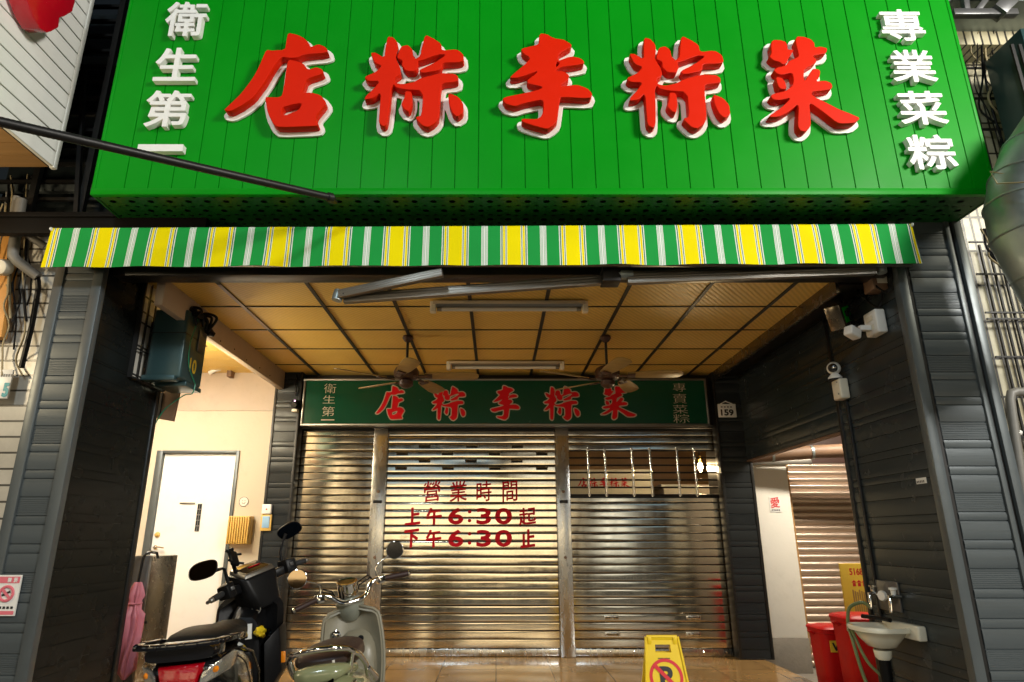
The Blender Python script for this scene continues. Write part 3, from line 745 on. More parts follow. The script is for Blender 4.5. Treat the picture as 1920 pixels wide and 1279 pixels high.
def white_char(ch, px0, py0, px1, py1, off=.03):
    y = YS-.045
    a = P((px0+px1)/2, py1, y); b_ = P((px0+px1)/2, py0, y); xa, xb = P(px0, (py0+py1)/2, y).x, P(px1, (py0+py1)/2, y).x
    mb = MB(); mb.add_mesh(text_glyph(ch, xa, xb, a.z, b_.z, YS-.045, .041, off, 0, res=170))
    o = mb.build('raised_character', 'white_letter', bb, smooth=50); o['label'] = 'small raised white character'
for ch, bx in (('衛', (310, 4, 386, 68)), ('生', (291, 90, 370, 152)), ('第', (272, 170, 355, 238)), ('一', (258, 271, 343, 284)),
               ('專', (1651, 18, 1733, 77)), ('業', (1671, 94, 1754, 154)), ('菜', (1685, 171, 1774, 234)), ('粽', (1703, 253, 1792, 318))):
    white_char(ch, *bx, off=.0045 if ch != '一' else .003)

# ------------------------------------------------------------------ awning
YA = 3.83
zl0, zl1 = P(100, 503, YA).z, P(100, 429, YA).z; zr0, zr1 = P(1715, 496, YA).z, P(1715, 421, YA).z
AX0, AX1 = P(82, 500, YA).x, P(1724, 495, YA).x
aw = thing('striped_awning', 'rolled up awning with a green, yellow and white striped valance over the shop opening', 'awning', (0, YA, zl0))
random.seed(3)
mb = MB(); NX = 120
def awn(u, v):
    x = AX0+(AX1-AX0)*u; z0 = zl0+(zr0-zl0)*u; z1 = zl1+(zr1-zl1)*u
    wob = .005*math.sin(u*47)+.004*math.sin(u*91+1)
    if v < .72:
        k = v/.72; return (x-.010*(1-k)*(1-2*u), YA-.012*(1-k)+wob*(1-k)+.004*math.sin(u*33)*math.sin(k*3), z0+(z1-z0)*k+.003*math.sin(u*60)*(1-k))
    k = (v-.72)/.28; t = k*math.pi*.75
    return (x, YA+.07*math.sin(t)*.9+.10*k*k, z1+.018*math.sin(min(t, math.pi/2))-.03*k*k)
mb.sheet(awn, NX, 22, .003)
o = mb.build('valance', 'awning_cloth', aw, smooth=60)
# object space of the cloth is the awning's own: shift the stripe pattern to suit
MATS['awning_cloth'].node_tree.nodes
for n in MATS['awning_cloth'].node_tree.nodes:
    if n.type == 'SEPXYZ': sepn = n
nt = MATS['awning_cloth'].node_tree
sb = nt.nodes.new('ShaderNodeMath'); sb.operation = 'ADD'; sb.inputs[1].default_value = -X0A+PER*40
for l in list(nt.links):
    if l.from_node == sepn: to = l.to_socket; nt.links.remove(l); nt.links.new(sepn.outputs['X'], sb.inputs[0]); nt.links.new(sb.outputs[0], to)
mb = MB(); mb.tube([(AX0+.03, YA+.07, (zl0+zl1)/2+.07), (AX1-.03, YA+.07, (zr0+zr1)/2+.07)], .05, 14); mb.build('cloth_roll', 'awning_cloth', aw)
mb = MB(); mb.box(AX0+.05, AX1-.02, YA+.02, YA+.06, zl0+.03, zl0+.07); mb.build('awning_bar', 'aluminium', aw, .004)
for s, x in ((0, AX0+.004), (1, AX1-.004)):
    mb = MB(); mb.lathe([(.012, -.003), (.012, .004), (.006, .007)], (x, YA-.012, (zl1 if s == 0 else zr1)-.01), (-1 if s == 0 else 1, 0, 0), 10); mb.build('end_cap', 'white_plastic', aw)
YB = 3.97
def arm(pts, w, h, nm='folding_arm'):
    mb = MB()
    for p, q in zip(pts, pts[1:]):
        p, q = V(p), V(q); mb.bar(p, q, w, h)
        d = (q-p).normalized(); n_ = V((0, 0, 1)); n_ = (n_-d*n_.dot(d)).normalized()
        for k in (-.30, 0, .30): mb.bar(p+n_*h*k+d.cross(n_)*(w*.5), q+n_*h*k+d.cross(n_)*(w*.5), .006, h*.14); mb.bar(p+n_*h*k-d.cross(n_)*(w*.5), q+n_*h*k-d.cross(n_)*(w*.5), .006, h*.14)
    return mb.build(nm, 'aluminium', aw, .002)
e = P(636, 553, YB)
arm([e, P(830, 512, YB-.10)], .045, .055); arm([e+V((.02, .05, -.012)), P(1132, 526, YB+.06)], .045, .062)
mb = MB(); mb.lathe([(.034, -.035), (.036, 0), (.034, .035)], e+V((-.012, .02, 0)), (.2, .1, 1), 16); ob = mb.build('elbow_joint', 'galvanised', aw)
mb = MB()
for k in (0, 1): mb.lathe([(.007, 0), (.007, .004)], e+V((.035+k*.03, -.024, -.003+.008*k)), (0, -1, 0), 8)
mb.build('rivets', 'black_metal', ob)
a = P(1146, 518, YB); mb = MB(); mb.box(a.x-.06, a.x+.06, YB-.03, YB+.10, a.z-.045, a.z+.06); mb.build('shoulder_bracket', 'black_metal', aw, .006)
a2 = P(1172, 516, YB); mb = MB(); mb.lathe([(.03, -.05), (.034, -.02), (.034, .02), (.03, .05)], a2, (1, 0, 0), 14); mb.build('shoulder_joint', 'galvanised', aw)
arm([P(1176, 527, YB), P(1640, 509, YB-.05)], .045, .05); arm([P(1176, 517, YB+.05), P(1600, 500, YB+.03)], .04, .05)
a = P(1652, 505, YB-.04); mb = MB(); mb.lathe([(.03, -.03), (.034, 0), (.03, .03)], a, (0, .1, 1), 14); mb.build('elbow_joint', 'galvanised', aw)

# ------------------------------------------------------------------ shop sign over the shutters
YG = 6.96
sx0, sx1, sz0, sz1 = P(567, 760, YG).x, P(1327, 760, YG).x, P(950, 799, YG).z, P(950, 711, YG).z
sg = thing('shop_sign', 'dark green framed sign with red brush characters above the roller shutters', 'sign', ((sx0+sx1)/2, YG, sz0))
mb = MB(); mb.box(sx0+.02, sx1-.02, YG, YG+.08, sz0+.02, sz1-.02); mb.build('panel', 'back_green', sg)
mb = MB(); t = .021
mb.box(sx0, sx1, YG-.02, YG+.09, sz0, sz0+t); mb.box(sx0, sx1, YG-.02, YG+.09, sz1-t, sz1); mb.box(sx0, sx0+t-.001, YG-.018, YG+.09, sz0+t, sz1-t); mb.box(sx1-t+.001, sx1, YG-.018, YG+.09, sz0+t, sz1-t)
mb.build('frame', 'aluminium', sg, .003)
for g, bx in ((GD, (704, 724, 760, 787)), (GZ, (809, 725, 873, 789)), (GL, (920, 724, 974, 788)), (GZ, (1020, 725, 1085, 789)), (GC, (1127, 725, 1190, 787))):
    a, b_ = P(bx[0], bx[3], YG), P(bx[2], bx[1], YG); gg = scale_glyph(g, a.x, b_.x, a.z, b_.z)
    mb = MB(); mb.add_mesh(glyph_mesh(*gg, YG-.006, .003, res=110)); c1 = mb.build('red_character', 'red_sign', sg, smooth=0)
    mb = MB(); mb.add_mesh(glyph_mesh(*gg, YG-.0025, .002, grow=.011, res=110)); mb.build('outline', 'gold_text', c1, smooth=0)
def sign_char(ch, x0, y0, x1, y1):
    a, b_ = P(x0, y1, YG), P(x1, y0, YG)
    mb = MB(); mb.add_mesh(text_glyph(ch, a.x, b_.x, a.z, b_.z, YG-.003, 0, -.0012, res=100)); mb.build('gold_character', 'gold_text', sg, smooth=0)
for ch, bx in (('衛', (607, 720, 631, 738)), ('生', (605, 742, 629, 757)), ('第', (603, 763, 628, 781)), ('一', (602, 787, 627, 789)), ('專', (1262, 719, 1285, 735)), ('賣', (1262, 739, 1287, 757)), ('菜', (1262, 760, 1289, 776)), ('粽', (1263, 777, 1292, 794))): sign_char(ch, *bx)
# ------------------------------------------------------------------ roller shutters
ZT = P(950, 808, YW).z
SX = [P(x, 1000, YW).x for x in (531, 708)] , None
sl0, sl1 = P(541, 850, YW).x, P(704, 820, YW).x
p0, p1 = P(703, 820, YW).x, P(729, 820, YW).x
c0, c1 = p1, P(1040, 820, YW).x
q0_, q1_ = c1, P(1065, 820, YW).x
r0_, r1_ = q1_, P(1347, 850, YW).x
PITCHS = .0792
zrow0 = P(950, 870+585/5.05, YW).z                # one groove of the centre shutter
GRV = [zrow0+PITCHS*i for i in range(-40, 40) if .10 < zrow0+PITCHS*i < ZT]
random.seed(11)
def slats(mb, x0, x1, skip=None, y=YW):
    # one continuous curtain of pressed slats, each very slightly out of true
    for i in range(len(GRV)+1):
        za = GRV[i-1] if i else .075; zb_ = GRV[i] if i < len(GRV) else ZT
        if skip and skip[0]-.01 < (za+zb_)/2 < skip[1]+.01: continue
        tl = random.uniform(-.0004, .0004); bu = .0003+random.uniform(-.0002, .0003); bw = random.uniform(-.0008, .0008)
        prof = [(za-.003, .012), (za+.0044, .011), (za+.0049, .001), (za+.0072, -.0008)]
        h = zb_-za
        for k in (.15, .3, .5, .7, .86): prof.append((za+h*k, -.001-bu*math.sin(math.pi*k)+tl*(k-.5)))
        prof += [(zb_-.0068, -.0006), (zb_-.0050, .001), (zb_-.0045, .012)]
        nx = 14; rg = []
        for j in range(nx+1):
            u = j/nx; x = x0+(x1-x0)*u; w_ = bw*math.sin(u*math.pi*2.3+i)+.00035*math.sin(u*13+i*1.7)
            rg.append([V((x, y+d+w_*math.sin(math.pi*min(1, max(0, (z-za)/h))), z)) for z, d in prof])
        mb.rings(rg, False, False)
    return mb
def cut_rows(me, name, m, parent):
    bm = bmesh.new(); bm.from_mesh(me)
    for z in GRV:
        for zz in (z-.004, z+.004):
            bmesh.ops.bisect_plane(bm, geom=bm.verts[:]+bm.edges[:]+bm.faces[:], plane_co=(0, 0, zz), plane_no=(0, 0, 1))
    dele = [f for f in bm.faces if any(z-.004 < f.calc_center_median().z < z+.004 for z in GRV)]
    bmesh.ops.delete(bm, geom=dele, context='FACES')
    for v in bm.verts: v.co.y = YW-.0052
    mb = MB(); mb.bm.free(); mb.bm = bm
    return mb.build(name, m, parent, smooth=0, keep=True)
def shutter(label, x0, x1, skip=None):
    t = thing('roller_shutter', label, 'shutter', ((x0+x1)/2, YW, 0))
    o = slats(MB(), x0+.004, x1-.004, skip).build('slat_curtain', 'stainless', t, smooth=30, keep=True)
    o.data.materials.append(MATS['joint_black'])
    for p in o.data.polygons:
        if p.center.y+t.location.y > YW+.0045: p.material_index = 1
    mb = MB(); mb.box(x0+.003, x1-.003, YW-.012, YW+.02, .006, .074); mb.build('bottom_rail', 'stainless_post', t, .004)
    n = max(2, int((x1-x0)/.22))
    for i in range(n): MB().lathe([(.011, 0), (.011, .005), (.006, .009)], (x0+(i+.5)*(x1-x0)/n, YW-.012, .045), (0, -1, 0), 10).build('bolt', 'chrome', t)
    mb = MB(); mb.box(x0, x1, YW+.03, YW+.05, ZT-.001, ZT+.12); mb.build('header', 'black_metal', t)
    return t
sh_l = shutter('narrow stainless roller shutter behind the scooters, left of the lettered one', sl0, sl1)
sh_c = shutter('wide stainless roller shutter with red painted opening hours', c0, c1)
gz0, gz1 = P(1200, 934, YW).z, P(1200, 849, YW).z
gz0 = min(GRV, key=lambda z: abs(z-gz0)); gz1 = min(GRV, key=lambda z: abs(z-gz1))
sh_r = shutter('stainless roller shutter with an open barred strip near its top', r0_, r1_, (gz0, gz1))
# vents
for py, pxs in ((840, (796, 885, 970)), (854, (754, 839, 927, 1016)), (868, (796, 883, 969)), (881, (752, 840, 928, 1016))):
    for px in pxs:
        a = P(px, py, YW); k = [z for z in GRV if z <= a.z][-1]; z = k+PITCHS*.5
        v_ = MB().box(a.x-.062, a.x+.062, YW-.0095, YW-.002, z-.012, z+.012).build('vent_slot', 'black_hole', sh_c)
        mb = MB(); mb.prism([(a.x-.066, YW-.004, z+.020), (a.x-.066, YW-.004, z+.008), (a.x-.066, YW-.020, z+.008)], (.132, 0, 0)); mb.build('vent_hood', 'stainless', v_, smooth=0)
def paint(ch, x0, y0, x1, y1, grow, skew=0.):
    a, b_ = P(x0, y1, YW), P(x1, y0, YW)
    cut_rows(text_glyph(ch, a.x, b_.x, a.z, b_.z, YW, 0, grow, res=90, skew=skew), 'painted_character', 'red_paint', sh_c)
for ch, x0, x1 in (('營', 793, 826), ('業', 843, 876), ('時', 893, 922), ('間', 942, 970)): paint(ch, x0, 903, x1, 941, .0022, .10)
for row, y0, y1, l in ((0, 952, 985, (('上', 759, 789), ('午', 799, 829), ('起', 973, 1005))), (1, 993, 1027, (('下', 757, 786), ('午', 798, 828), ('止', 976, 1003)))):
    for ch, x0, x1 in l: paint(ch, x0, y0, x1, y1, .0042 if ch == '起' else .007, .12)
    for ch, x0, x1 in (('6', 840, 869), ('3', 893, 921), ('0', 928, 960)): paint(ch, x0, y0+1, x1, y1-1, .0085)
    paint(':', 877, y0+5, 884, y1-5, .002)
# handles, bars of the open strip
for px, py in ((1146, 1158), (1300, 1158), (1148, 1189), (1300, 1189)):
    a = P(px, py, YW); pl = MB().box(a.x-.075, a.x+.075, YW-.010, YW-.003, a.z-.02, a.z+.02).build('handle_plate', 'stainless_post', sh_r, .003)
    MB().tube([(a.x-.055, YW-.008, a.z), (a.x-.055, YW-.032, a.z), (a.x+.055, YW-.032, a.z), (a.x+.055, YW-.008, a.z)], .008, 8).build('handle', 'chrome', pl)
for z in GRV:
    if gz0-.01 < z < gz1+.01: MB().tube([(r0_+.005, YW+.006, z), (r1_-.005, YW+.006, z)], .009, 8).build('cross_bar', 'black_metal', sh_r)
for px in (1103, 1135, 1186, 1220, 1271, 1303):
    x = P(px, 880, YW).x
    MB().tube([(x, YW-.006, gz0-.02), (x, YW-.006, gz1+.03)], .0115, 10).build('upright_bar', 'chrome', sh_r)
    for z in GRV:
        if gz0-.01 < z < gz1+.01: MB().box(x-.016, x+.016, YW-.022, YW+.012, z-.010, z+.010).build('bar_clip', 'stainless_post', sh_r, .003)
MB().box(r0_+.004, r1_-.004, YW-.010, YW+.014, gz0-.034, gz0-.004).build('dark_rail', 'black_metal', sh_r, .002)
def post(label, x0, x1):
    t = thing('shutter_post', label, 'post', ((x0+x1)/2, YW-.03, 0))
    MB().box(x0, x1, YW-.055, YW+.03, .002, ZT+.02).build('channel', 'stainless_post', t, .004)
    for z in (.95, 1.62): MB().lathe([(.016, 0), (.016, .006), (.006, .008)], ((x0+x1)/2, YW-.055, z), (0, -1, 0), 12).build('lock', 'rust_brown', t)
    MB().box(x0+.03, x1-.03, YW-.064, YW-.056, 1.5, 1.53).build('latch', 'black_metal', t, .002)
post('stainless post between the narrow left shutter and the lettered shutter', p0, p1)
post('stainless post between the lettered shutter and the barred shutter', q0_, q1_)
def rail(label, x0, x1):
    t = thing('guide_rail', label, 'rail', ((x0+x1)/2, YW, 0))
    MB().box(x0, x1, YW-.05, YW+.03, .002, ZT+.02).build('channel', 'stainless_post', t, .003)
    MB().box(x0+.008, x1-.008, YW-.06, YW-.0505, .002, ZT+.02).build('slot', 'black_metal', t)
rail('steel guide rail at the left edge of the shutters', sl0-.07, sl0)
rail('steel guide rail at the right edge of the shutters beside the pilaster', r1_, r1_+.06)
ln = thing('lintel', 'dark steel lintel above the roller shutters and below the green sign', 'lintel', (0, YW, ZT))
MB().box(sl0-.07, r1_+.06, YW-.07, YW+.06, ZT+.022, 2.9).build('channel', 'beam_dark', ln, .004)
MB().box(sl0-.06, r1_+.05, YW-.085, YW-.071, ZT+.025, ZT+.05).build('lip', 'aluminium', ln, .003)

# shop interior seen through the bars
mb = MB(); mb.box(.6, 3.2, 9.6, 9.7, 0, 2.9); room = thing('shop_back_wall', 'brown panelled back wall inside the shop behind the barred strip', 'wall', (1.9, 9.6, 0))
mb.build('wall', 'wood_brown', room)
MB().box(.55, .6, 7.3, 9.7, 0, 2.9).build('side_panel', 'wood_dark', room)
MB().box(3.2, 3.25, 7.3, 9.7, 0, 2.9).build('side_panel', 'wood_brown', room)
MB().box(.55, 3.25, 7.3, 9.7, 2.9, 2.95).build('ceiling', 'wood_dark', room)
a, b_ = P(1076, 923, 8.4), P(1184, 893, 8.4)
ib = thing('counter_sign', 'cream sign board with small red brush characters behind the barred shutter strip', 'sign', ((a.x+b_.x)/2, 8.4, a.z))
MB().box(a.x-.05, b_.x+.25, 8.4, 8.43, a.z-.4, b_.z+.08).build('board', 'ivory_plastic', ib)
for i, g in enumerate((GD, GZ, GL, GZ, GC)):
    x = a.x+.05+i*(b_.x-a.x-.06)/5; w_ = (b_.x-a.x)/5*.8
    gg = scale_glyph(g, x, x+w_, a.z+.05, b_.z-.02); mb = MB(); mb.add_mesh(glyph_mesh(*gg, 8.396, .003, res=60)); mb.build('red_character', 'red_print', ib, smooth=0)
a = P(1285, 935, 8.6); tb = thing('display_cabinet', 'white display cabinet inside the shop below the lit lamp', 'cabinet', (a.x, 8.7, 0))
MB().box(a.x-.30, a.x+.36, 8.5, 9.1, 0, P(1285, 915, 8.5).z).build('body', 'white_wall', tb, .01)
MB().box(a.x-.34, a.x+.40, 8.46, 9.14, P(1285, 915, 8.5).z+.001, P(1285, 909, 8.5).z).build('top', 'white_plastic', tb, .006)
a = P(1313, 876, 7.6); a_lamp = a+V((0, -.05, -.02))
il = thing('wall_lamp', 'lit warm lamp bulb glowing behind the shutter bars', 'lamp', a)
MB().lathe([(.004, .05), (.026, .035), (.032, .01), (.028, -.015), (.014, -.035), (.012, -.06)][::-1], a, (0, 0, 1), 20).build('bulb', 'bulb', il)
MB().lathe([(.018, -.06), (.020, -.11), (.008, -.13)], a, (0, 0, -1), 14).build('socket', 'mustard_box', il)
MB().tube([(a.x, a.y, a.z+.12), (a.x, a.y, 2.9)], .006, 6).build('cord', 'black_plastic', il)

# ------------------------------------------------------------------ number plate, sensor
a, b_ = P(1348, 783, 6.95), P(1379, 758, 6.95)
hn = thing('number_plate', 'white house number plate reading 159 on the right dark pilaster', 'number plate', ((a.x+b_.x)/2, 6.95, a.z))
MB().box(a.x, b_.x, 6.95, 6.966, a.z, b_.z).build('plate', 'white_plastic', hn, .003)
h = b_.z-a.z
MB().add_mesh(text_glyph('159', a.x+.025, b_.x-.03, a.z+.12*h, a.z+.6*h, 6.948, 0, .004, res=80)).build('digits', 'black_print', hn, smooth=0)
for i in range(4): MB().box(a.x+.03+i*.034, a.x+.05+i*.034, 6.947, 6.949, a.z+.72*h, a.z+.82*h).build('small_character', 'grey_print', hn)
MB().tube([(a.x+.03, 6.958, b_.z), (a.x+.09, 6.956, b_.z+.03), (b_.x-.03, 6.958, b_.z)], .006, 6).build('wire_loop', 'white_plastic', hn)
a = P(553, 755, 6.9)
sn = thing('wall_sensor', 'small dark security sensor with a glowing light at the left end of the green sign', 'sensor', a)
MB().lathe([(.03, 0), (.045, .03), (.05, .07), (.035, .10), (.01, .11)], (a.x, 6.97, a.z), (0, -1, -.25), 18).build('housing', 'black_plastic', sn)
MB().lathe([(.028, 0), (.028, .01)], (a.x+.005, 6.86, a.z-.035), (0, -1, -.25), 16).build('lens', 'black_gloss', sn)
MB().lathe([(.008, 0), (.006, .006)], (a.x+.012, 6.853, a.z+.008), (0, -1, 0), 8).build('light', 'led_pink', sn)
MB().box(a.x-.03, a.x+.03, 6.90, 6.97, a.z-.10, a.z-.07).build('bracket', 'ivory_plastic', sn, .004)
MB().tube([P(553, 742, 6.95), P(556, 730, 6.94), P(553, 720, 6.95), P(558, 712, 6.94), P(556, 704, 6.95)], .010, 7).build('cable', 'black_plastic', sn)

# ------------------------------------------------------------------ fluorescent lights and fans
lx0, lx1 = P(812, 580, 4.7).x, P(1097, 580, 4.7).x
fl = thing('fluorescent_light', 'unlit fluorescent ceiling light nearer the street', 'ceiling light', ((lx0+lx1)/2, 4.70, ZC-.005))
w2 = (lx1-lx0)/2
def L0(mb): return mb.xform(Matrix.Translation(fl.location))
L0(MB().box(-w2, w2, -.035, .035, -.028, 0)).build('housing', 'fixture_white', fl, .004)
mb = MB(); mb.prism([(-w2+.03, -.032, -.0285), (-w2+.03, .032, -.0285), (-w2+.03, .012, -.05), (-w2+.03, -.012, -.05)], (2*w2-.06, 0, 0)); L0(mb).build('reflector', 'aluminium', fl, smooth=0)
L0(MB().tube([(-w2+.045, -.01, -.066), (w2-.045, -.01, -.066)], .015, 14)).build('tube', 'tube_glass', fl)
for s in (-1, 1):
    L0(MB().box(s*w2-.022, s*w2+.022, -.028, .028, -.088, -.001)).build('lamp_holder', 'ivory_plastic', fl, .006)
    L0(MB().lathe([(.0155, -.018), (.0155, .018)], (s*(w2-.05), -.01, -.066), (1, 0, 0), 12)).build('tube_end', 'aluminium', fl)
dup(fl, ((P(840, 688, 6.5).x+P(1055, 688, 6.5).x)/2, 6.48, ZC-.005), 'unlit fluorescent ceiling light farther back, above the green sign')

a = PZ(765, 631, ZC)
fan = thing('ceiling_fan', 'left brown ceiling fan hanging before the sign', 'fan', (a.x, a.y, ZC), None)
def F0(mb): return mb.xform(Matrix.Translation(fan.location))
F0(MB().lathe([(.045, 0), (.05, -.02), (.03, -.05), (.016, -.06)], (0, 0, 0), (0, 0, 1), 20)).build('canopy', 'wood_dark', fan)
F0(MB().tube([(0, 0, -.04), (0, 0, -.30)], .012, 10)).build('down_rod', 'black_metal', fan)
F0(MB().lathe([(.02, -.27), (.06, -.285), (.095, -.30), (.112, -.33), (.112, -.375), (.095, -.395), (.06, -.405), (.05, -.41)], (0, 0, 0), (0, 0, 1), 28)).build('motor', 'wood_dark', fan)
F0(MB().lathe([(.05, -.41), (.062, -.42), (.062, -.455), (.04, -.475), (.012, -.485)], (0, 0, 0), (0, 0, 1), 24)).build('switch_housing', 'wood_dark', fan)
for k in range(5):
    t = R(3+72*k); M = Matrix.Translation(fan.location) @ Matrix.Rotation(t, 4, 'Z') @ Matrix.Rotation(R(-13), 4, 'X')
    mb = MB()
    out = [(.17, -.045), (.30, -.062), (.50, -.072), (.60, -.066), (.64, -.035), (.645, 0), (.64, .035), (.60, .066), (.50, .072), (.30, .062), (.17, .045)]
    mb.prism([V((x, y, -.402)) for x, y in out], (0, 0, .007)); mb.xform(M); bl = mb.build('blade', 'wood_blade', fan, .002)
    mb = MB(); mb.box(.07, .20, -.018, .018, -.413, -.404); mb.box(.17, .235, -.036, .036, -.4125, -.4035); mb.xform(M); mb.build('blade_iron', 'wood_dark', bl, .003)
a = PZ(1135, 631, ZC)
dup(fan, (a.x, a.y, ZC), 'right brown ceiling fan hanging before the sign', R(-9))

# ------------------------------------------------------------------ electrical cabinet
ex0, ex1, ey0, ey1, ez0, ez1 = -2.575, -2.315, 4.60, 4.96, 2.235, 2.80
eb = thing('electrical_cabinet', 'dark teal electrical cabinet with a yellow number 10, fixed to the left pillar', 'cabinet', ((ex0+ex1)/2, (ey0+ey1)/2, ez0))
MB().box(ex0, ex1, ey0, ey1, ez0+.03, ez1).build('body', 'teal_metal', eb, .022, 3)
MB().box(ex0-.012, ex1-.03, ey0-.02, ey0+.06, ez0+.012, ez0+.05).build('lip', 'teal_metal', eb, .004)
MB().box(ex0+.03, ex1+.004, ey0+.10, ey1, ez0-.005, ez0+.029).build('base_flange', 'teal_metal', eb, .004)
MB().box(ex0-.004, ex1+.004, ey0-.004, ey1+.004, ez1-.19, ez1-.185).build('lid_seam', 'black_metal', eb)
MB().box(XL+.002, ex0, ey0+.06, ey1-.06, ez0+.12, ez1-.08).build('mounting_bracket', 'black_metal', eb)
# writing on the right hand face
MX = Matrix.Translation((ex1, 0, 0)) @ Matrix.Rotation(math.pi/2, 4, 'Z')      # local x -> +Y, local -y -> +X
def on_side(me, m, nm): return MB().add_mesh(me, MX).build(nm, m, eb, smooth=0)
on_side(text_glyph('10', 4.72, 4.83, 2.345, 2.455, -.003, 0, .003, res=90), 'gold_print', 'number')
pl = MB().box(ex1+.001, ex1+.010, 4.80, 4.925, 2.53, 2.70).build('plate', 'grey_satin', eb, .003)
random.seed(5)
for i in range(4):
    z = 2.555+i*.034; y = 4.815
    while y < 4.905:
        l = random.uniform(.012, .035); MB().box(ex1+.0105, ex1+.012, y, min(y+l, 4.912), z, z+random.choice((.010, .018))).build('embossed_mark', 'trim_grey', pl); y += l+random.uniform(.008, .02)
gc = thing('ground_wire', 'thin green wire looping down the side of the electrical cabinet', 'wire', (ex1, 4.8, 2.2))
MB().spline([(ex1+.01, 4.74, 2.78), (ex1+.014, 4.70, 2.68), (ex1+.012, 4.665, 2.56), (ex1+.012, 4.665, 2.46), (ex1+.012, 4.70, 2.37), (ex1+.012, 4.79, 2.30), (ex1+.014, 4.83, 2.27)], .004, 6).build('run', 'cable_green', gc)
MB().spline([(ex1+.014, 4.83, 2.27), (ex1+.0, 4.83, 2.20), P(345, 742, 4.86), P(312, 765, 4.9), P(297, 785, 4.93), P(289, 800, 4.95)], .0045, 6).build('tail', 'cable_green', gc)
cb = thing('cable_bundle', 'black cables and insulators bundled on top of the electrical cabinet', 'cables', (-2.4, 4.7, 2.8))
random.seed(21)
for k in range(9):
    y = 4.62+.035*k; x = random.uniform(-2.5, -2.36)
    pts = [V((x, y, 2.79)), V((x+.05, y+random.uniform(-.03, .03), 2.83+random.uniform(0, .03))), V((x+.13+random.uniform(-.03, .03), y+.03, 2.80+random.uniform(-.02, .04))), V((-2.30+random.uniform(-.02, .03), y+.05, 2.74+random.uniform(-.04, .04)))]
    MB().spline(pts, .011, 7).build('cable', 'black_plastic', cb)
for k in range(6):
    a = V((-2.55+random.uniform(-.03, .05), 4.58+.05*k, 2.78)); MB().spline([a, a+V((.0, .01, .06)), a+V((.03, random.uniform(-.05, .05), .10)), a+V((.08, .10, .12))], .009, 7).build('cable', 'black_plastic', cb)
for y, z in ((4.70, 2.80), (4.93, 2.73)):
    MB().lathe([(.02, -.06), (.034, -.05), (.022, -.03), (.036, -.015), (.022, 0), (.036, .02), (.024, .04), (.018, .06)], (-2.31, y, z), (.6, .5, -.3), 14).build('insulator', 'black_plastic', cb)
wb = [P(290, 727, 5.0), P(336, 735, 5.0), P(324, 790, 5.0), P(290, 784, 5.0)]
hb = thing('cable_board', 'dull grey board hanging below the electrical cabinet', 'board', wb[3])
mb = MB(); mb.prism(wb, (0, .03, 0)); mb.build('board', 'rust_brown', hb, .002)
MB().box(-2.66, -2.62, 4.98, 5.04, 2.05, 2.24).build('bracket', 'black_metal', hb)

# ------------------------------------------------------------------ fittings on the right wall
def wallbox(px, py, w_, h_, d_, Yc, m, name, label, cat):
    a = PX(px, py, XR)
    t = thing(name, label, cat, (XR, a.y, a.z))
    MB().box(XR-d_, XR-.004, a.y-w_/2, a.y+w_/2, a.z-h_/2, a.z+h_/2).build('case', m, t, .012, 3)
    return t, a
t, a = wallbox(1652, 607, .15, .17, .075, 0, 'white_plastic', 'socket_box', 'white wall socket box with a plug, high on the right pillar', 'socket')
for dz_ in (.03, -.035): MB().box(XR-.080, XR-.0752, a.y-.04, a.y+.04, a.z+dz_-.018, a.z+dz_+.018).build('outlet', 'ivory_plastic', t, .003)
ad = thing('power_adapter', 'white cube power adapter held by a plug in front of the white socket box', 'adapter', (XR-.2, a.y, a.z-.06))
MB().box(XR-.16, XR-.081, a.y-.02, a.y+.02, a.z-.055, a.z-.015).build('plug', 'white_plastic', ad, .008)
M = Matrix.Translation((XR-.215, a.y-.01, a.z-.07)) @ Matrix.Rotation(R(25), 4, 'Z') @ Matrix.Rotation(R(18), 4, 'Y')
MB().box(-.05, .05, -.035, .035, -.035, .035, M).build('body', 'white_plastic', ad, .012, 3)
# camera on its box
t, a = wallbox(1586, 731, .12, .155, .075, 0, 'ivory_plastic', 'camera_box', 'small ivory junction box under the white security camera', 'junction box')
for y, z in ((-.03, .05), (-.03, -.04)): MB().lathe([(.006, 0), (.006, .003)], (XR-.0755, a.y+y, a.z+z), (-1, 0, 0), 8).build('screw', 'grey_print', t)
sc = thing('security_camera', 'white round headed security camera on the right wall', 'camera', (XR-.06, a.y+.02, a.z+.08))
cx, cy, cz = XR-.068, a.y+.0, a.z+.083
MB().lathe([(.048, 0), (.05, .012), (.03, .035), (.02, .05)], (cx, cy, cz), (0, 0, 1), 24).build('base', 'white_plastic', sc)
MB().lathe([(.05*math.sin(math.pi*i/14), .05*-math.cos(math.pi*i/14)) for i in range(15)], (cx, cy, cz+.085), (0, 0, 1), 28).build('head', 'white_plastic', sc)
d = (CAM-V((cx, cy, cz+.085))); d.z *= .7; d = (d.normalized()+V((-.15, 0, 0))).normalized()
fc = MB().lathe([(.033, .036), (.034, .047), (.026, .053), (.001, .056)], (cx, cy, cz+.085), d, 22).build('face', 'black_gloss', sc)
MB().lathe([(.012, .054), (.010, .060), (.001, .062)], (cx, cy, cz+.085), d, 14).build('lens', 'chrome', fc)
MB().lathe([(.052, -.012), (.052, -.001)], (cx, cy, cz), (0, 0, 1), 20).build('mount', 'black_plastic', sc)
# conduit below
MB_ = MB(); MB_.box(XR-.020, XR-.003, a.y-.012, a.y+.012, -.1, a.z-.08)
cd_ = thing('cable_trunking', 'dark cable trunking running down the right pillar below the camera box', 'trunking', (XR, a.y, -.1)); MB_.build('trunking', 'black_trim', cd_, .004)
